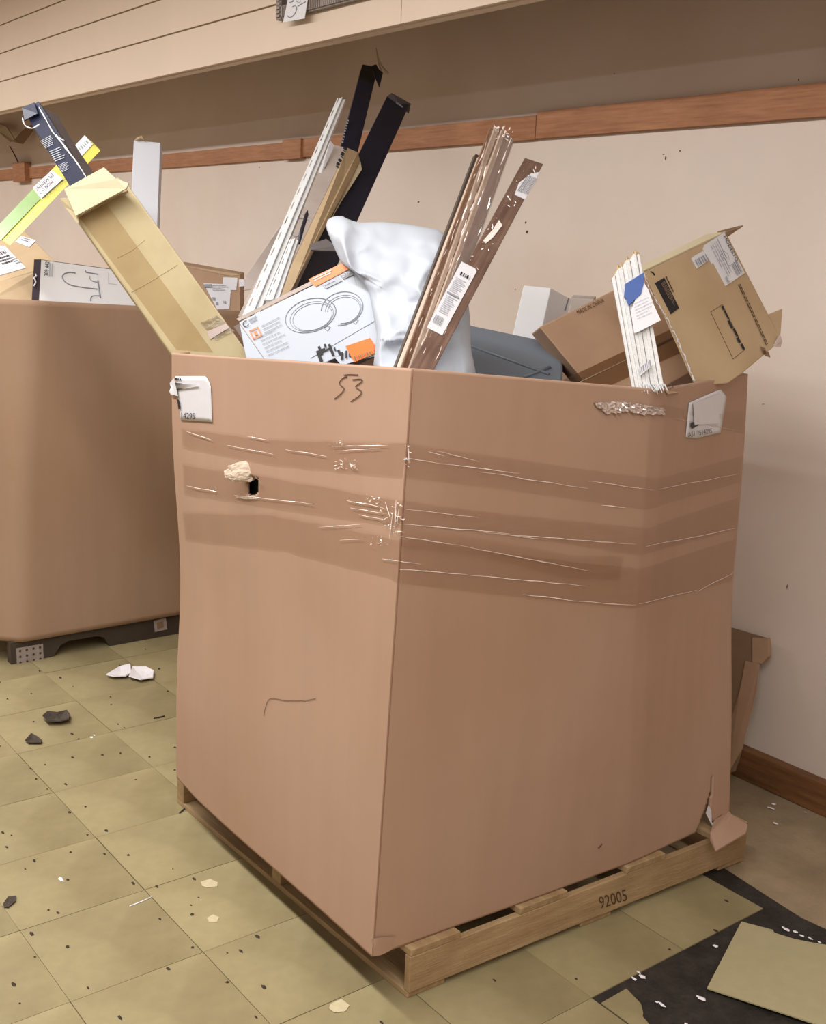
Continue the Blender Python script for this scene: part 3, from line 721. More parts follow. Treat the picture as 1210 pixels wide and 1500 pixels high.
# --- white plastic bag
def blob(name, outline, cen, dep, thick, mt, seed, amp=0.03, nr=46, na=120, nscale=5.0, dtilt=(0, 0)):
    ol = outline+[outline[0]]
    ring = [poly_at(ol, i/na) for i in range(na)]
    vs = []; fs = []
    for sgn in (1, -1):
        for k in range(nr+1):
            r = k/nr
            for (x, y) in ring:
                px = cen[0]+(x-cen[0])*r; py = cen[1]+(y-cen[1])*r
                h = thick*math.sqrt(max(0, 1-r**3))
                q = V((px*0.01, py*0.01, seed+sgn*3))
                rid = 1-abs(noise.noise(q*nscale*0.35+V((noise.noise(q*1.5)*0.8, 0, 0))))*2.2
                rid2 = 1-abs(noise.noise(q*nscale*0.9+V((5, noise.noise(q*3), 0))))*2.2
                f_ = (rid*0.7+rid2*0.3)*amp*min(1, (1-r)*5+0.1)
                d = dep+dtilt[0]*(px-cen[0])+dtilt[1]*(py-cen[1])-sgn*(h+f_)
                vs.append(P(px, py, d))
    for s in range(2):
        b = s*(nr+1)*na
        for k in range(nr):
            for i in range(na):
                i2 = (i+1) % na; q = (b+k*na+i, b+k*na+i2, b+(k+1)*na+i2, b+(k+1)*na+i)
                fs.append(q if s == 0 else q[::-1])
    e0 = nr*na; e1 = (2*nr+1)*na
    for i in range(na):
        i2 = (i+1) % na; fs.append((e0+i, e0+i2, e1+i2, e1+i))
    o = mesh(name, vs, fs, mt, None, smooth=True); recalc(o); return o
bagol = [(480, 322), (488, 317), (500, 316), (512, 322), (526, 326), (560, 325), (600, 329), (640, 336), (652, 342), (668, 370), (684, 425), (689, 470), (690, 510), (697, 545), (700, 600), (640, 640), (560, 600), (547, 535), (552, 490), (545, 450), (540, 425), (520, 400), (500, 385), (492, 368), (482, 345), (477, 332)]
tag(blob('plastic_bag', bagol, (590, 440), 2.50, 0.06, M_BAG, 2.0, 0.05, nscale=2.6, dtilt=(-0.0004, -0.0011)), 'crumpled white plastic bag in the middle of the taped bin', 'bag')

# --- wood planks
def plank(par, nm, t0, t1, b0, dt, db, th, mt, ext=1.04):
    """top-left px, top-right px, bottom-left px with depths at top and bottom"""
    O = P(*t0, dt); B = P(*t1, dt+0.01); A = O+(P(*b0, db)-O)*ext
    C = away(O, A, B, th)
    return ppd(nm, O, A, B, C, mt, par, 0.0012), Pl(O, A, B)
t = thing('trim_bundle', 'shrink wrapped bundle of brown and beige trim strips standing in the taped bin', 'wood trim', tuple(P(605, 535, 2.17)))
for (x0, y0, x1, y1, bx, mt, dd) in ((719, 186, 727, 190, 590, M_PLKR, 0), (726, 184, 733, 187, 601, M_PLKL, .004), (732, 187, 737, 189, 606, M_PLK, .01), (736, 189, 742, 192, 609, M_PLKL, .002), (741, 192, 753, 205, 615, mat('grey_plank', (160, 142, 134), .5, c2=(138, 120, 112), vscale=6, stretch=(1, 14, 14)), .006)):
    plank(t, 'trim_strip', (x0, y0), (x1, y1), (bx, 535), 2.60+dd, 2.17+dd, 0.007, mt)
O = P(716, 180, 2.585); A = P(583, 540, 2.155); 
wrp, _q = plank(t, 'clear_wrap', (724, 178), (755, 203), (589, 535), 2.585, 2.155, 0.012, M_WRAP)
wrp['label'] = 'glossy clear shrink wrap'
TB = t
t = thing('dark_molding', 'thin dark brown molding strip left of the wrapped trim bundle', 'wood trim', tuple(P(583, 535, 2.2)))
plank(t, 'molding_face', (697, 225), (706, 229), (580, 535), 2.64, 2.20, 0.012, mat('dark_molding', (84, 72, 64), .45, c2=(60, 50, 44), vscale=6, stretch=(1, 14, 14)))
plank(t, 'molding_lip', (705, 228), (709, 229), (589, 535), 2.63, 2.19, 0.02, M_PLKL)
t = thing('wood_plank', 'single dark wood plank with paper labels leaning right of the wrapped bundle', 'plank', tuple(P(620, 535, 2.10)))
o, plw = plank(t, 'plank_board', (769, 231), (796, 240), (606, 527), 2.54, 2.15, 0.012, M_PLK)
decal('paper_label', plw, [(676, 383), (696, 393), (698, 398), (648, 491), (626, 480), (627, 476)], M_LABEL, t, 0.0015)
Fl = fr(plw, (676, 384), (697, 395), (627, 479), 0.004)
prints('printed_heading', Fl, bars(.25, .14, .9, .19, 7, 35), M_INK, t)
prints('printed_lines', Fl, rows(.1, .24, .85, .46, 9, 31, .4)+rows(.1, .52, .85, .78, 10, 32, .4), M_INKL, t)
prints('printed_rule', Fl, [(.05, .47, .85, .495)], M_INKG, t)
prints('barcode', Fl, bars(.08, .82, .62, .93, 12, 33), M_INKG, t)
decal('barcode_label', plw, [(790, 252), (769, 292), (754, 285), (760, 268), (778, 254)], M_LABEL, t, 0.0015)
prints('barcode', fr(plw, (772, 258), (788, 264), (757, 281), .004), bars(0, 0, 1, 1, 13, 34), M_INKG, t)
decal('painted_wrap_glare', plw, [(731, 322), (736, 330), (722, 348), (712, 356), (708, 352), (722, 336)], M_SHINE, t, 0.002)  # pale patch painting a reflection on the plank

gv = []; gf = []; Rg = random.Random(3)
def glint(x, y, L, wd, ang, pl_d):  # pale sliver painted as a glint of the wrap
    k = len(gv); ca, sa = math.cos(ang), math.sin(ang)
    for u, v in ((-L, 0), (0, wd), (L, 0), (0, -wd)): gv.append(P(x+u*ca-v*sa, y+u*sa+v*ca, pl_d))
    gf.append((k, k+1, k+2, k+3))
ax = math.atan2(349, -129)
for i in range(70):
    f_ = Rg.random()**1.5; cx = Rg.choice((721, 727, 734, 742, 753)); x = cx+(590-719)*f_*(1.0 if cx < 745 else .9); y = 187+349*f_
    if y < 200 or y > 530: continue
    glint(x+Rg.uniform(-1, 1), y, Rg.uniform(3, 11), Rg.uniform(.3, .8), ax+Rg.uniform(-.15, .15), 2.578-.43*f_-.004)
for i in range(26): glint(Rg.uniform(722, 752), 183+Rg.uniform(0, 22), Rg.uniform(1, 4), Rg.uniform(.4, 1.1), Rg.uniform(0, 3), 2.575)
stuff(mesh('painted_wrap_glints', gv, gf, M_SHINE, TB))
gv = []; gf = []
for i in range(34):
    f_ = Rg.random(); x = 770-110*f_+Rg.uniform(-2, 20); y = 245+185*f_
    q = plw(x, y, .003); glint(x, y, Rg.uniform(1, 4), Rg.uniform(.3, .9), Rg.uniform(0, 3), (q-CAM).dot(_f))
stuff(mesh('painted_wrap_glints', gv, gf, M_SHINE, t))  # pale flecks painting glints along the plank
# --- siding strips (white vinyl, slotted)
def slotted(par, o_, a_, b_, nslot, th, rib=True):
    """strip from o_ along a_ with width b_, real slots through the nailing flange"""
    O, A, B = o_, a_, b_; x = A-O; y = B-O; n = (away(O, A, B, 1)-O)
    vs = []; fs = []
    def q(u0, u1, v0, v1):
        k = len(vs)
        for d in (0, th):
            vs.extend([O+x*u+y*v*(1-.35*u)+n*d for u, v in ((u0, v0), (u1, v0), (u1, v1), (u0, v1))])
        fs.extend([tuple(k+i for i in f) for f in BF])
    q(0, 1, 0, .14); q(0, 1, .24, .5)
    for i in range(nslot):
        u0 = i/nslot; q(u0, u0+0.52/nslot, .14, .24)
    o = mesh('nailing_flange', vs, fs, M_PVC, par); recalc(o)
    for v0, v1, d0 in ((.5, .66, -.004), (.66, 1.0, .003)):
        prism('trim_channel', [O+y*v0+n*d0, A+y*v0*.65+n*d0, A+y*v1*.65+n*d0, O+y*v1+n*d0], n*.012, M_PVC, par, .001)
t = thing('vinyl_strip', 'long white slotted vinyl strip leaning back behind the light carton', 'trim strip', tuple(P(370, 450, 3.0)))
slotted(t, P(355, 462, 2.76), P(494, 144, 3.45), P(378, 462, 2.76), 15, 0.002)
t = thing('vinyl_strip', 'short white slotted vinyl strip in front of the grey open carton', 'trim strip', tuple(P(400, 430, 2.95)))
slotted(t, P(388, 440, 2.75), P(425, 350, 2.86), P(407, 440, 2.75), 6, 0.002)

# --- grey-white long carton, open, with tan side
t = thing('open_long_carton', 'long open carton with greyish face and tan side leaning behind the light carton', 'carton', tuple(P(400, 440, 3.05)))
Og = P(509, 217, 3.60); Ag = P(385, 475, 2.86); Bg = P(479, 209, 3.62)
ppd('carton_body', Og, Ag, Bg, P(529, 230, 3.66), None or M_CARDG, t, 0.0015, mats=[M_CARDG])
flap('tan_side', [Og-_f*.003, Ag-_f*.003, P(402, 478, 2.86), P(430, 418, 2.97), P(528, 238, 3.62), P(524, 223, 3.62)], M_CARDT, t, 0.001, 'tan cardboard side')
flap('tan_underside', [P(528, 236, 3.62), P(530, 248, 3.58), P(500, 295, 3.40), P(480, 330, 3.25)], M_KRAFTL, t, 0.002)
flap('white_end_flap', [P(484, 206, 3.57), P(490, 213, 3.57), P(468, 262, 3.45), P(463, 262, 3.45)], M_LABEL, t, 0.002)
plg = Pl(Og, Ag, Bg)
Fh = fr(plg, (504, 216), (491, 245), (509, 219), .004)
prints('marker_writing', Fh, [(0, 0, .12, .9), (.16, .2, .2, 1), (.26, 0, .42, .8), (.46, .3, .5, 1), (.6, 0, .72, .9), (.78, 0, .9, .8), (.93, .2, 1, .9)], M_INK, t)
for pts in ([(440, 312), (446, 316), (455, 320), (462, 328)], [(452, 322), (438, 320), (428, 330), (426, 340), (432, 347), (438, 344)], [(438, 296), (450, 285), (452, 272)]):
    tube('marker_writing', [plg(x, y, .001) for x, y in smoothline(pts, 14)], .0009, M_INKG, t, 4)
t = tag(tube('black_marker', [P(437, 356, 2.98), P(443, 335, 3.02), P(449, 315, 3.08), P(450.5, 308, 3.10)], 0.0055, M_BLACKC, None, 8, lambda k: 1 if k < .7 else 1.15-k), 'slim pointed black rod leaning in the open grey carton', 'rod')
t = tag(flap('printed_sheet', [P(413, 325, 3.5), P(420, 318, 3.5), P(388, 420, 3.12), P(357, 425, 3.08), P(360, 405, 3.12)], M_CARDG, None, .003), 'pale printed cardboard sheet left of the long slotted strip', 'cardboard')
pls = Pl(P(413, 325, 3.5), P(357, 425, 3.08), P(388, 420, 3.12))
prints('printed_lines', fr(pls, (381, 374), (386, 378), (361, 410), .003), rows(0, 0, 1, 1, 1, 3, .9)+rows(0.6, 0, 1, .9, 12, 6, .3), M_INKG, t)

# --- black cartons at the back
t = thing('black_carton', 'taller narrow black carton leaning on the wall under the fascia', 'carton', tuple(P(480, 300, 3.8)))
O = P(531, 94, 4.21); A = P(440, 440, 3.12); B = P(554, 98, 4.24)
ppd('carton_body', O, A, B, away(O, A, B, 0.035), M_BLACKC, t, .002)
plb = Pl(O, A, B)
prints('printed_text', fr(plb, (508, 176), (511, 177), (499, 212), .003), rows(0, 0, 1, 1, 9, 3, .5), M_STEEL, t)
flap('torn_flap', [P(545, 96, 4.12), P(551, 94, 4.13), P(556, 103, 4.13), P(561, 106, 4.14), P(556, 128, 4.08), P(549, 112, 4.1)], M_BLACKC, t, .003)
for pts in ([(553, 88), (557, 100), (560, 110)], [(556, 91), (563, 101), (568, 108)], [(551, 70), (553, 82), (556, 92)]):
    tube('wood_splinter', [P(x, y, 4.18) for x, y in pts], 0.005, M_KRAFTL, t, 5, lambda k: 0.25+k)
t = thing('black_carton', 'wider black carton leaning right of the taller black one', 'carton', tuple(P(500, 400, 3.5)))
O = P(567, 141, 4.0); A = P(420, 440, 3.0); B = P(600, 153, 4.04)
ppd('carton_body', O, A, B, away(O, A, B, 0.03), M_BLACKC, t, .002)
plb = Pl(O, A, B)
flap('torn_end', [P(567, 141, 3.99), P(574, 136, 4.0), P(602, 152, 4.05), P(599, 166, 4.02), P(590, 158, 4.01)], M_DARKG, t, .003)
prints('printed_text', fr(plb, (580, 150), (590, 157), (578, 154), .003), [(0, 0, 1, .5)], M_INKG, t)
tag(flap('cardboard_scrap', [P(453, 358, 2.9), P(478, 350, 2.9), P(492, 360, 2.88), P(494, 368, 2.88), P(455, 366, 2.89)], M_DARKG, None, .004), 'small dark brown cardboard scrap left of the white plastic bag', 'cardboard')

# --- grey tote, white box
t = thing('grey_tote', 'grey plastic tote behind the bag and the dark wood plank', 'tote', tuple(P(745, 540, 2.75)))
O = P(672, 472, 3.05); A = P(826, 504, 2.88); B = O+(P(680, 560, 2.55)-O)
ppd('lid', O, A, O+(P(655, 545, 2.80)-O)*1.25, O+V((0, 0, -0.05)), M_GREY, t, .006)
plt_ = Pl(O, A, P(655, 545, 2.80))
for a, b in (((688, 506), (804, 548)), ((806, 538), (768, 552))):
    tube('lid_ridge', [plt_(a[0], a[1], .002), plt_((a[0]+b[0])/2, (a[1]+b[1])/2, .002), plt_(b[0], b[1], .002)], .0042, M_GREY, t, 6)
ppd('tote_body', O+V((0, 0, -.05)), A+V((0, 0, -.05)), O+(P(655, 545, 2.80)-O)*1.2+V((0, 0, -.05)), O+V((0, 0, -0.2)), M_GREY, t, .006)
t = thing('white_box', 'plain white box standing behind the grey tote against the wall side', 'box', tuple(P(780, 490, 2.95)))
O = P(807, 422, 3.17); A = P(790, 500, 3.14); B = P(767, 418, 3.17)
ppd('box_body', O, A, B, P(837, 438, 3.30), M_WHITE, t, .002)
decal('seam_gap', Pl(O, A, P(837, 438, 3.30)), [(833, 436), (834, 437), (829, 455), (827, 455)], M_INKG, t, .001)
tag(ppd('carton_corner', P(836, 436, 3.05), P(832, 470, 3.05), P(870, 438, 3.02), P(840, 432, 3.12), M_CARDG, None, .002), 'pale greyish carton corner showing between white box and brown carton', 'carton')

# --- brown carton
t = thing('brown_carton', 'brown taped carton lying left of the white trim bundle in the bin', 'carton', tuple(P(880, 560, 2.5)))
O = P(790, 479, 2.76); A = P(985, 382, 2.96); B = squared(O, A, P(838, 585, 2.68))
plr = Pl(O, A, B)
b_ = (B-O).normalized()*0.29; O2 = plr(790, 479, 0); A2 = plr(978, 386, 0)
prism('carton_body', [O2, A2, A2+b_, O2+b_], P(778, 489, 2.88)-O2, M_CARD, t, .004)
decal('carton_tape', plr, [(826, 556), (1000, 474), (1014, 508), (840, 590)], film('carton_tape3', (.86, .80, .74), .06, .2, .2, 10), t, .0012)
decal('seam_gap', plr, [(958, 507), (986, 493), (987, 495), (959, 509.5)], M_INKB, t, .0022)
tube('seam_line', [plr(828, 570, .001), plr(880, 545, .001), plr(960, 507, .001)], .0009, M_KRAFTL, t, 5)
text('printed_text', 'MADE IN CHINA', fr(plr, (844, 456), (883, 437), (846, 462), .0018), M_INKB, t)

# --- tan carton at the right
t = thing('tan_carton', 'tan carton with open flaps and a faucet label at the right end of the bin', 'carton', tuple(P(1020, 555, 2.5)))
O = P(943, 398, 2.54); A = P(1063, 340, 2.72); B = squared(O, A, P(1018, 560, 2.56))
plx = Pl(O, A, B)
O2 = plx(943, 398, 0); A2 = plx(1063, 340, 0); B2 = plx(1019, 564, 0); nx_ = (away(O2, A2, B2, 1)-O2)
# front face as its own outline, body behind
prism('carton_body', [plx(x, y, 0) for x, y in ((943, 398), (1063, 340), (1143, 495), (1135, 507), (1086, 548), (1066, 562), (1018, 566))], P(944.5, 395, 2.64)-P(943, 398, 2.545), M_CARDT, t, .003)
flap('top_panel', [plx(943, 396, .001), plx(1063, 339, .001), plx(1058, 331, 0)+nx_*.05, plx(940, 388, 0)+nx_*.05], M_KRAFTL, t, .003)
flap('open_flap', [plx(1060, 340, .002), plx(1060, 334, 0)+nx_*.02, plx(1092, 326, 0)+nx_*.02, plx(1088, 330, .0), plx(1066, 345, .002)], M_CARDD, t, .003)
flap('open_flap', [plx(1122, 462, -.004), plx(1146, 452, .0), plx(1143, 495, .0)], M_CARDT, t, .003)
flap('crumpled_wrap', [plx(1134, 506, .002), plx(1143, 490, .01), plx(1146, 499, .0), plx(1144, 508, .01), plx(1136, 508, .004)], M_CRK, t, .002)
ep = [plx(x, y, .0012) for x, y in smoothline([(944, 400), (952, 424), (970, 455), (985, 482), (1000, 515), (1018, 560)], 60)]
ep = [p+V((random.uniform(-1, 1), random.uniform(-1, 1), random.uniform(-1, 1)))*.0015 for p in ep]
tube('frayed_edge', ep, .0016, M_LABEL, t, 5, lambda k: 0.2+abs(math.sin(k*47))*(0.3+k))
decal('product_label', plx, [(1030, 365), (1032, 359), (1061, 340), (1091, 400), (1063, 419), (1045, 385), (1043, 387)], M_LABEL, t, .0015)
Ff = fr(plx, (1061, 342), (1090, 400), (1034, 360), .004)
text('printed_name', 'MODESTO', Ff, M_INK, t, .05, .03, .68, .16)
for pts, r_ in ([[(1050, 350), (1054, 358), (1060, 371), (1064, 378)], .003], [[(1053, 382), (1055, 374), (1060, 370)], .0016], [[(1060, 368), (1066, 373), (1068, 381)], .0016], [[(1056, 378), (1062, 379), (1066, 388), (1070, 389)], .0018]):
    tube('printed_faucet', [plx(x, y, .0012) for x, y in smoothline(pts, 10)], r_*0.7, M_INKG, t, 5)
prints('printed_lines', Ff, rows(.05, .55, .9, .95, 4, 71, .2), M_INKG, t)
prints('barcode', Ff, bars(.66, .1, .95, .4, 7, 72, False), M_INKG, t)
text('printed_number', '9040', Ff, M_INKG, t, .82, .82, .98, .95)
decal('barcode_sticker', plx, [(1013, 379), (1015, 376), (1029, 368), (1032, 369), (1037, 380), (1036, 383), (1021, 393)], M_LABEL, t, .0015)
prints('barcode', fr(plx, (1016, 382), (1032, 373), (1021, 391), .004), bars(0, 0, 1, 1, 9, 73), M_INKG, t)
decal('black_panel', plx, [(960, 414), (973, 406), (995, 443), (983, 460)] if False else [(960, 414.5), (973, 406.5), (995, 451), (983, 460)], M_INK, t, .0015)
prints('printed_lines', fr(plx, (971, 410), (992, 450), (964, 415), .004), rows(0.05, .1, .9, .9, 4, 74, .25), M_CARD, t)
prints('printed_lines', fr(plx, (975, 405), (988, 432), (973, 406), .003), rows(0, 0, 1, 1, 1, 75, .8), M_INKB, t)
rect = [(1041, 457), (1058, 446), (1091, 512), (1074, 526)]
for k in range(4):
    a, b = rect[k], rect[(k+1) % 4]; tube('printed_frame', [plx(*a, .0006), plx((a[0]+b[0])/2, (a[1]+b[1])/2, .0006), plx(*b, .0006)], .0005, M_INKB, t, 4)
prints('printed_block_text', fr(plx, (1058, 448), (1090, 511), (1055, 450), .003), [(0, 0, .08, .9), (.1, .1, .3, .8), (.32, .4, .5, 1.3), (.52, 0, .7, .9), (.72, .3, .84, 1.3), (.88, 0, 1, 1)], M_INK, t)
prints('smeared_text', fr(plx, (1083, 416), (1124, 505), (1079, 418), .003), rows(0, 0, 1, 1, 2, 76, .5, .02), M_INKB, t)
prints('dark_stain', fr(plx, (1113, 508), (1124, 512), (1117, 522), .0025), [(0, 0, .6, .7), (.2, .3, 1, .9)], M_CARDD, t)
tube('tear_mark', [plx(953, 398, .001), plx(956, 399, .001), plx(959, 403, .001)], .0018, M_INK, t, 5)

# --- white primed trim bundle with blue tape
t = thing('white_trim_bundle', 'bundle of white primed trim strips with blue tape, right of the brown carton', 'wood trim', tuple(P(950, 565, 2.34)))
tops = [(896, 408), (901, 402), (906, 393), (912, 390), (917, 381), (923, 380), (929, 371), (933, 374), (937, 371)]
bots = [(926, 568), (931, 569), (937, 569), (943, 571), (949, 572), (955, 574), (961, 574), (967, 571), (973, 566)]
for k in range(8):
    (x0, y0), (x1, y1) = tops[k], tops[k+1]; (u0, w0), (u1, w1) = bots[k], bots[k+1]
    dd = 0.002*(k % 2)
    O = P(x0, y0, 2.36+dd); A = P(u0, w0, 2.315+dd); B = O+(P(x1, (y1), 2.36+dd)-O)
    n_ = away(O, A, B, 1)-O
    pts = [P(x0, y0, 2.36+dd), P(x1-.3, y1, 2.36+dd), P(u1-.3, w1, 2.315+dd), P(u0, w0, 2.315+dd)]
    o = flap('trim_strip', pts, M_TRIMW, t, .02); bevel(o, .0012)
    # splintered ends
    for q in range(3):
        f_ = (q+.5)/3; bx, by = x0+(x1-x0)*f_, y0+(y1-y0)*f_
        tube('splinter', [P(bx, by+4, 2.365+dd), P(bx+random.uniform(-3, 3), by-random.uniform(1, 7), 2.375+dd)], .0028, M_RAW, t, 4, lambda k_: 1.1-k_*.9)
for q in range(9):
    x = 938+q*4.4; tube('splinter', [P(x, 563, 2.318), P(x+random.uniform(1, 7), 572+random.uniform(0, 5), 2.30)], .002, M_TRIMW, t, 4, lambda k_: 1.1-k_*.8)
plz = Pl(P(896, 407, 2.36), P(926, 568, 2.315), P(937, 371, 2.36))
decal('paper_note', plz, [(942, 412), (950, 425), (958, 447), (968, 469), (935, 486), (929, 488), (924, 455)], M_LABEL, t, .006)
decal('blue_tape', plz, [(916, 416), (943, 399), (944, 412), (939, 431), (921, 447), (917, 437), (914, 434)], M_BLUE, t, .0075)
prints('printed_lines', fr(plz, (928, 447), (956, 434), (936, 482), .008), rows(0, 0, .95, .75, 6, 81, .15), M_INKL, t)
decal('barcode_sticker', plz, [(936, 540), (953, 527), (955, 536), (938, 550)], M_LABEL, t, .004)
prints('barcode', fr(plz, (936.5, 540), (953, 528), (938, 548.5), .006), bars(0, 0, 1, 1, 10, 82), M_INKG, t)
# rim chip
mesh('rim_tear', [hit(972, 571, .002), hit(985, 566, .002), hit(990, 574, .006), hit(975, 577, .006)], [(0, 1, 2, 3)], M_CARDT, main)
prints('marker_scribble', sfr((980, 568), (988, 567), (981, 573), .004), [(0, .2, .25, .9), (.4, 0, .6, .8), (.75, .1, .95, .7)], M_INKB, main)

# ================================================================== CONTENTS OF THE LEFT BIN
t = thing('flat_carton', 'flat brown carton with white labels on top at the left edge', 'carton', tuple(P(40, 420, 3.9)))
O = P(84, 386, 4.32); A = P(-70, 434, 4.24); B = P(36, 338, 4.60)
ppd('carton_body', O, A, B, O+(P(50, 412, 4.2)-P(50, 396, 4.2))*1.25, M_CARDT, t, .003)
plf = Pl(O, A, B)
decal('shipping_label', plf, [(-20, 357), (8, 361), (38, 392), (0, 403), (-20, 408)], M_LABEL, t, .002)
prints('barcode', fr(plf, (-2, 371), (7, 368), (2, 375), .005), bars(0, 0, 1, 1, 7, 91), M_INK, t)
prints('printed_lines', fr(plf, (-4, 380), (16, 374), (6, 391), .005), rows(0, 0, 1, 1, 3, 92, .4), M_INK, t)
prints('printed_lines', fr(plf, (14, 379), (24, 376), (26, 389), .005), rows(0, 0, .8, 1, 4, 93, .4), M_INKG, t)
decal('small_label', plf, [(22, 354), (31, 345), (53, 352), (43, 362)], M_LABEL, t, .002)
prints('printed_lines', fr(plf, (34, 349), (48, 353), (30, 354), .005), rows(0, 0, 1, 1, 2, 94, .4), M_INKG, t)
t = tag(flap('cardboard_pad', [P(-20, 418, 4.22), P(52, 398, 4.26), P(70, 402, 4.27), P(70, 446, 4.20), P(-20, 442, 4.16)], M_CARDT, None, .01), 'creased tan cardboard pad below the flat labelled carton', 'cardboard')
t = thing('faucet_carton', 'white faucet carton marked 209 442 with dark end at the left bin rim', 'carton', tuple(P(110, 445, 3.95)))
O = P(60, 380, 4.17); A = P(205, 399, 4.44); B = squared(O, A, P(56, 448, 4.06))
plq = Pl(O, A, B); O2 = plq(60, 380, 0); A2 = plq(205, 399, 0); B2 = plq(56, 452, 0)
ppd('carton_body', O2, A2, B2, away(O2, A2, B2, .035), M_DARKG, t, .001)
decal('printed_face', plq, [(60.5, 381), (204, 400), (201, 452), (57, 443)], M_WHITE, t, .001)
flap('dark_end', [plq(60, 380, .0015), plq(50, 380, -.02), plq(46, 448, -.02), plq(57, 452, .0015)], mat('aubergine_card', (46, 34, 42), .8, spec=.2), t, .002)
text('printed_number', '209 442', fr(plq, (64, 405), (66, 384), (70, 405), .004), M_INK, t)
prints('printed_lines', fr(plq, (72, 386), (77, 387), (71, 405), .004), bars(0, 0, 1, 1, 3, 95), M_INKL, t)
def rx(a): return (45+a[0]*155/1210, 375+a[1]*75/585)
for pts, r_ in (([(510, 195), (440, 188), (380, 205), (360, 240), (385, 290), (450, 330), (560, 355), (760, 380)], .0055), ([(625, 165), (630, 185), (700, 198), (770, 210)], .0055), ([(675, 235), (680, 265), (710, 290), (765, 300)], .004), ([(765, 280), (775, 350), (785, 420), (795, 480)], .0065), ([(785, 455), (720, 455), (690, 470), (682, 515)], .005)):
    tube('printed_faucet', [plq(*rx(p), .0016) for p in smoothline(pts, 20)], r_*.5, M_INKG, t, 5)
tube('printed_squiggle', [plq(*rx(p), -.008) for p in smoothline([(55, 205), (65, 235), (40, 250), (60, 300), (35, 345)], 12)], .003, M_LABEL, t, 5)
prints('printed_rule', fr(plq, rx((880, 190)), rx((980, 205)), rx((880, 320)), .004), [(0, 0, .03, 1), (0, .97, 1, 1)], M_INKL, t)
t = thing('underlayment_roll_pack', 'yellow and green long package crossing behind the navy carton', 'package', tuple(P(10, 345, 4.0)))
O = P(2, 352, 3.95); A = P(140, 209, 4.05); B = P(-10, 337, 3.99)
A_ = P(136, 212, 4.05)
ppd('pack_body', O, A_, B, P(14, 361, 3.93), M_YELLOW, t, .004)
ply = Pl(O, A_, B)
decal('green_face', ply, [(0, 353), (-10, 338), (48, 277), (60, 290)], M_GREEN, t, .003)
decal('white_label', ply, [(48, 275), (76, 249), (92, 262), (60, 291)], M_LABEL, t, .003)
decal('white_label', ply, [(104, 219), (124, 198), (136, 211), (117, 231)], M_LABEL, t, .003)
Fy = fr(ply, (92, 260), (60, 289), (82, 248), .006)
text('printed_text', 'MION LVT', Fy, M_INK, t, .35, .12, .95, .42)
text('printed_text', 'EPLACEMENT', Fy, M_INK, t, .2, .55, .98, .85)
Fy = fr(ply, (135, 212), (117, 229), (126, 201), .006)
prints('printed_text', Fy, bars(.1, .3, .8, .6, 6, 36), M_INKG, t)
prints('printed_lines', fr(ply, (64, 290), (100, 258), (66, 293), .006), rows(0, 0, 1, 1, 2, 97, .4), M_INK, t)
t = thing('tall_white_carton', 'tall plain white carton standing against the wall behind the kraft carton', 'carton', tuple(P(205, 390, 4.35)))
O = P(196, 205, 4.55); A = P(187, 400, 4.35); B = P(235, 209, 4.55)
ppd('carton_body', O, A, B, away(O, A, B, .05), mat('bluish_white_card', (206, 208, 218), .55), t, .002)
tube('torn_tip', [P(198, 205, 4.54), P(203, 203, 4.54), P(207, 201, 4.54), P(212, 206, 4.54)], .008, M_CARDT, t, 5, lambda k: .4+.6*math.sin(k*3.1))
t = thing('labelled_carton', 'brown carton with white labels behind the long kraft carton', 'carton', tuple(P(310, 500, 4.4)))
O = P(352, 402, 4.70); A = P(352, 500, 4.60); B = P(262, 386, 4.82)
ppd('carton_body', O, A, B, P(358, 399, 4.78), M_CARD, t, .003)
plo = Pl(O, A, B)
flap('sloped_flap', [plo(262, 388, .002), plo(318, 389, 0)+_f*.05, plo(352, 402, .002), plo(340, 404, .003)], M_CARDT, t, .003)
decal('paper_label', plo, [(298, 415), (326, 416), (327, 406), (348, 407), (346, 425), (338, 425), (336, 453), (318, 453)], M_LABEL, t, .002)
prints('printed_marks', fr(plo, (300, 417), (340, 417), (300, 452), .005), [(0, 0, .28, .15), (.12, .55, .2, .65), (.3, .55, .4, .68), (.42, .75, .5, .86), (.7, .7, .73, .8), (.76, .7, .79, .82)]+rows(.3, .05, .9, .3, 4, 98, .3, .5), M_INKG, t)
decal('white_tag', plo, [(350, 409), (358, 409), (359, 419), (350, 420)], M_LABEL, t, .01)

# ================================================================== WALL FRAME, FLOOR LITTER
FYf = FY-0.0005
t = thing('picture_frame', 'grey ribbed frame corner hung on the cream fascia at the top', 'frame', tuple(ony(412, 32, FYf)))
c0 = ony(412, 33, FYf); c1 = ony(490, 13, FYf)
def fb(nm, x0, z0, x1, z1, y0, y1, mt): return box(nm, (x0, y0, z0), (x1, y1, z1), mt, t, .001)
fz = c0.z+.004
fb('frame_side', c0.x, fz, c0.x+.035, fz+.55, FY-.022, FY-.001, M_FRAME)
fb('frame_side', c0.x+.75, fz, c0.x+.785, fz+.55, FY-.022, FY-.001, M_FRAME)
fb('frame_rail', c0.x+.035, fz, c0.x+.75, fz+.045, FY-.020, FY-.001, M_FRAME)
fb('frame_rail', c0.x+.035, fz+.505, c0.x+.75, fz+.55, FY-.020, FY-.001, M_FRAME)
fb('backing_panel', c0.x+.03, fz+.04, c0.x+.76, fz+.51, FY-.008, FY-.001, M_DARKG)
vs = []; fs = []
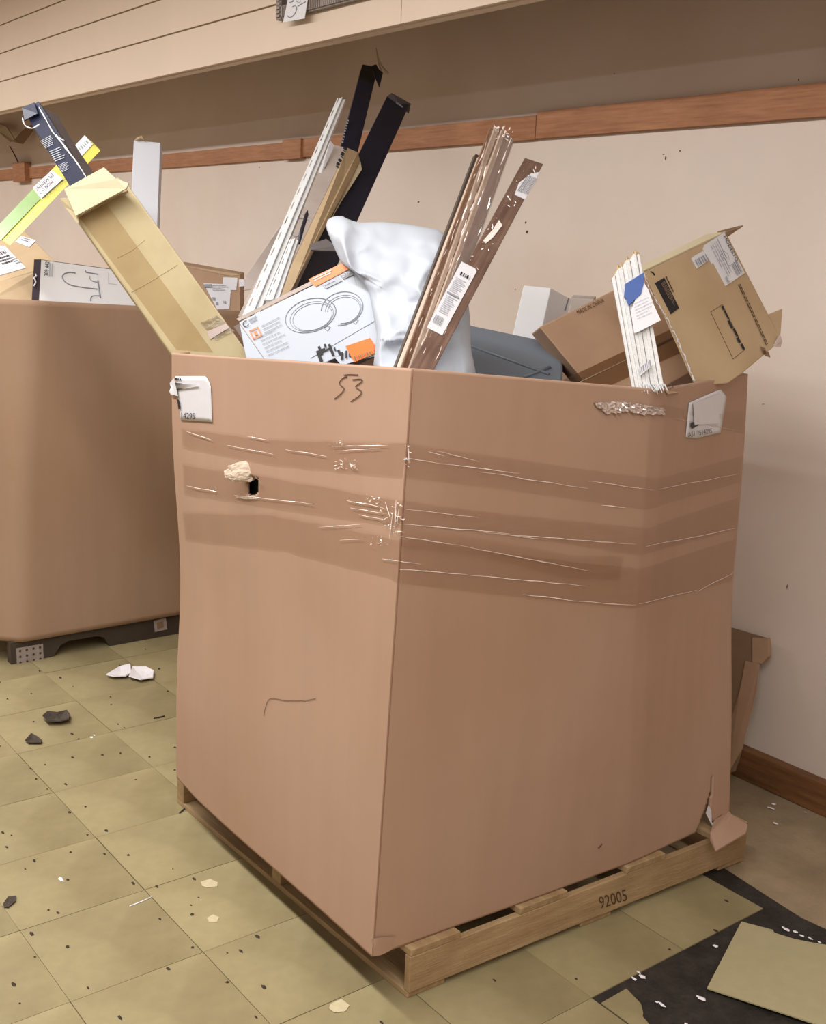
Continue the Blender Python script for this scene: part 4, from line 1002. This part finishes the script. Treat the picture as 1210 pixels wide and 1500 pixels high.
def rib(a, b):
    k = len(vs); (x0, y0, z0), (x1, y1, z1) = a, b
    vs.extend([(x0, y0, z0), (x1, y0, z0), (x1, y1, z0), (x0, y1, z0), (x0, y0, z1), (x1, y0, z1), (x1, y1, z1), (x0, y1, z1)]); fs.extend([tuple(k+i for i in f) for f in BF])
for k in range(58): rib((c0.x+.04+k*.0122, FY-.027, fz+.006), (c0.x+.0465+k*.0122, FY-.019, fz+.040))
for k in range(40): rib((c0.x+.006, FY-.027, fz+.008+k*.0135), (c0.x+.029, FY-.021, fz+.015+k*.0135))
stuff(mesh('frame_ribs', vs, fs, M_PLATE, t))
plF = Pl((0, FY-.03, 0), (1, FY-.03, 0), (0, FY-.03, 1))
t = tag(decal('price_card', plF, [(414.5, 33), (446, 27), (453, -14), (424, -12)], M_LABEL, None, .001, .001), 'white handwritten price card on the ribbed frame corner', 'card')
def pz(lst): return [plF(400+x*80/1210, y*50/756, .0035) for x, y in smoothline(lst, 14)]
for l_ in ([(430, 150), (480, 125), (520, 170), (500, 260), (440, 350), (360, 385), (310, 345)], [(545, 140), (620, 90), (715, 38)], [(360, 50), (430, 35), (440, 0)], [(510, 20), (550, 50), (590, 60), (600, 10)]):
    tube('handwriting', pz(l_), .0011, M_INKG, t, 4)

def floorpoly(pts, h, z0=0.0008):
    return [onz(x, y, 0) for x, y in pts], h, z0
def shard(nm, pts, h, mt, lab, cat, grp=None, lift=0.0, cup=0.0, n=1, world=False):
    pp_ = [V((x, y, 0)) for x, y in pts] if world else [onz(x, y, 0) for x, y in pts]
    c = sum(pp_, V())/len(pp_); R_ = random.Random(len(pts)*7+int(pp_[0].x*100))
    vs = []; fs = []; m_ = len(pp_)
    for ring, s_ in enumerate((1, .6, .25)):
        for p in pp_:
            q = c+(p-c)*s_; vs.append(V((q.x, q.y, 0.0006+cup*(s_**2)+(R_.uniform(0, cup*.4)))))
    for r in range(2):
        for i in range(m_): fs.append((r*m_+i, r*m_+(i+1) % m_, (r+1)*m_+(i+1) % m_, (r+1)*m_+i))
    fs.append(tuple(range(2*m_, 3*m_)))
    o = mesh(nm, vs, fs, mt, None); recalc(o)
    s = o.modifiers.new('t', 'SOLIDIFY'); s.thickness = h; s.offset = 1
    return tag(o, lab, cat, grp)
shard('white_shard', [(156, 993), (176, 981), (191, 978), (192, 990), (184, 995), (166, 996)], .004, M_CHALK, 'left white curled shard on the floor before the left bin', 'shard', 'white shards', cup=.012)
shard('white_shard', [(189, 996), (194, 982), (214, 982), (225, 988), (224, 997), (208, 1000), (206, 1001)], .004, M_CHALK, 'right white curled shard on the floor before the left bin', 'shard', 'white shards', cup=.012)
shard('dark_chip', [(63, 1055), (70, 1049), (84, 1050), (98, 1046), (103, 1052), (101, 1060), (88, 1063), (70, 1063)], .004, M_LEAF, 'larger dark ragged chip on the floor near the left bin', 'chip', 'dark chips', cup=.014)
shard('dark_chip', [(37, 1087), (46, 1077), (55, 1082), (62, 1088), (60, 1091), (42, 1091)], .003, M_LEAF, 'smaller dark triangular chip left of the ragged one', 'chip', 'dark chips', cup=.006)
shard('dark_chip', [(5, 1325), (12, 1315), (24, 1314), (23, 1322), (12, 1331), (6, 1330)], .002, M_LEAF, 'dark curved chip at the left edge on a tile seam', 'chip', 'dark chips', cup=.003)
lt = [(1.541, 1.107), (1.651, .838), (1.925, .958), (1.82, 1.232), (1.713, 1.19), (1.69, 1.172), (1.657, 1.150), (1.615, 1.133), (1.606, 1.140)]
n = len(lt); zc = lambda x, y: 0.004+0.010*max(0, min(1, (y-.85)/.4))
o = mesh('loose_floor_tile', [(x, y, zc(x, y)+.003) for x, y in lt]+[(x, y, zc(x, y)) for x, y in lt], [tuple(range(n)), tuple(reversed(range(n, 2*n)))]+[(i, i+n, (i+1) % n+n, (i+1) % n) for i in range(n)], mat('lighter_tile', (166, 156, 122), .42, var=.04, vscale=30), None); recalc(o)  # loose tile in a lighter tone than the laid ones
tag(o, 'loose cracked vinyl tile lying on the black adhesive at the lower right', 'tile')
bt = [(1.530, .612), (1.551, .622), (1.547, .697), (1.600, .690), (1.618, .668), (1.624, .662), (1.652, .646), (1.80, .60), (1.80, .35), (1.53, .45)]
bt = [(1.548, .614), (1.545, .697), (1.598, .684), (1.622, .664), (1.628, .655), (1.660, .645), (1.72, .614)]
n = len(bt)
o = mesh('floor_tile', [(x, y, 0) for x, y in bt]+[(x, y, -.003) for x, y in bt], [tuple(range(n)), tuple(reversed(range(n, 2*n)))]+[(i, i+n, (i+1) % n+n, (i+1) % n) for i in range(n)], M_TILE, floor); recalc(o)
# crumbs
cr = [(109, 860), (855, 951), (182, 1066+0), (58, 983), (107, 1006), (46, 1016), (11, 1024), (0, 999), (233, 980), (246, 1013), (163, 1032), (173, 1061), (49, 1057), (105, 1075), (115, 1083), (66, 1120), (45, 1126), (150, 1106), (96, 1149), (69, 1156), (199, 1142), (125, 1182), (102, 1190), (219, 1109), (256, 1095), (4, 1220), (10, 1241), (50, 1261), (37, 1273), (99, 1289), (128, 1223), (156, 1217), (153, 1251), (188, 1253), (195, 1294), (230, 1299), (71, 1333), (85, 1337), (99, 1387), (234, 1346), (281, 1340), (282, 1388), (129, 1447), (333, 1396), (361, 1293), (264, 1203), (333, 1439), (386, 1446), (375, 1490), (176, 1491), (20, 1442), (29, 1470), (520, 1445), (724, 1436), (716, 1434), (844, 1434), (981, 1391), (1064, 1320), (1049, 1364), (432, 1355), (377, 1372), (176, 905+70), (213, 951), (46, 1368)]
vs = []; fs = []
R = random.Random(11)
for _ in range(26): cr.append((R.uniform(0, 560), R.uniform(985, 1500)))
for (x, y) in cr:
    c = onz(x, y, 0)
    if c.y > 0.2 and c.x > .25 and c.x < 1.35 and c.y < 1.4: continue
    if c.x < -1.02: continue
    s = R.uniform(.003, .0065); a0 = R.uniform(0, 3); k = len(vs); st = R.uniform(.6, 1.9)
    for r in range(5):
        an = a0+r*1.2566; vs.append(c+V((math.cos(an)*s*st, math.sin(an)*s*R.uniform(.5, 1), 0.0004)))
    vs.append(c+V((0, 0, s*.8))); fs += [(k+r, k+(r+1) % 5, k+5) for r in range(5)]
stuff(mesh('floor_crumbs', vs, fs, M_CRUMB, floor))
vs = []; fs = []
for (x, y) in [(1020, 1195-5), (1035, 1192), (1126, 1183), (1133, 1178), (1136, 1206), (1130, 1184), (969, 1471), (962, 1468), (1023, 1460), (1028, 1463), (1147, 1358), (1152, 1362), (1165, 1365), (1175, 1371), (1186, 1374), (1200, 1380), (940, 1430), (930, 1434), (936, 1425), (1048, 1386), (138, 1077), (134, 1080), (90, 1288), (1180, 1190), (1005, 1500)]:
    c = onz(x, y, 0); 
    if c.x < 1.4 and c.x > .3 and c.y > .25 and c.y < 1.4: continue
    s = R.uniform(.004, .011); k = len(vs)
    for r in range(6): vs.append(c+V((math.cos(r*1.047)*s*R.uniform(.6, 1.4), math.sin(r*1.047)*s*R.uniform(.3, .8), 0.0005)))
    vs.append(c+V((0, 0, s*.3))); fs += [(k+r, k+(r+1) % 6, k+6) for r in range(6)]
stuff(mesh('chalk_debris', vs, fs, M_CHALK, floor))
# worn patches of the tiles at bottom left
def patch(pts, mt, z, nm='worn_patch'):
    q = [onz(x, y, 0)+V((0, 0, z)) for x, y in pts]; mesh(nm, q, [tuple(range(len(q)))], mt, floor)
M_WORN = mat('worn_tile', (150, 132, 98), .7, var=.2, vscale=40)
M_PALE = mat('tile_backing', (186, 172, 140), .8, var=.1, vscale=60)
patch([(294, 1292), (308, 1288), (319, 1293), (318, 1299), (302, 1301), (296, 1298)], M_PALE, .0012)
patch([(484, 1471), (500, 1464), (512, 1473), (506, 1482), (490, 1484), (482, 1478)], M_PALE, .0012)
patch([(303, 1345), (312, 1340), (321, 1344), (318, 1351), (306, 1351)], M_PALE, .0012)
tube('scratch', [onz(190, 1328)+V((0, 0, .001)), onz(208, 1321)+V((0, 0, .001)), onz(223, 1314)+V((0, 0, .001))], .0015, M_CHALK, floor, 4)
t = tag(tube('nail', [onz(263, 1192)+V((0, 0, .002)), onz(271, 1185)+V((0, 0, .003)), onz(277, 1180)+V((0, 0, .004))], .0022, M_CRUMB, None, 6), 'small bent nail lying beside the left corner of the light pallet', 'nail')
t = tag(tube('wood_sliver', [onz(225, 1053)+V((0, 0, .002)), onz(233, 1052)+V((0, 0, .003)), onz(241, 1050)+V((0, 0, .003))], .0022, M_CRUMB, None, 6), 'thin dark sliver on the floor left of the taped bin', 'sliver')
# --- cardboard piece leaning on the wall behind the bin
t = thing('cardboard_offcut', 'torn brown cardboard offcut leaning on the wall right of the taped bin', 'cardboard', tuple(onz(1078, 1130)))
def wy(x, y, yy): return ony(x, y, yy)
flap('main_sheet', [wy(1040, 910, 1.79), wy(1122, 934, 1.79), wy(1123, 945, 1.785), wy(1112, 970, 1.77), wy(1104, 1020, 1.75), wy(1088, 1090, 1.72), wy(1082, 1112, 1.71), wy(1076, 1130, 1.70), wy(1030, 1140, 1.68)], M_CARDD, t, .005)
flap('folded_corner', [wy(1102, 934, 1.775), wy(1124, 936, 1.78), wy(1125, 962, 1.775), wy(1116, 972, 1.77), wy(1102, 970, 1.765)], M_CARD, t, .02)
flap('torn_strip', [wy(1092, 968, 1.76), wy(1112, 972, 1.76), wy(1108, 1010, 1.745), wy(1098, 1050, 1.73), wy(1086, 1098, 1.71), wy(1066, 1132, 1.69), wy(1066, 1070, 1.72), wy(1084, 1010, 1.74)], M_CARD, t, .004)
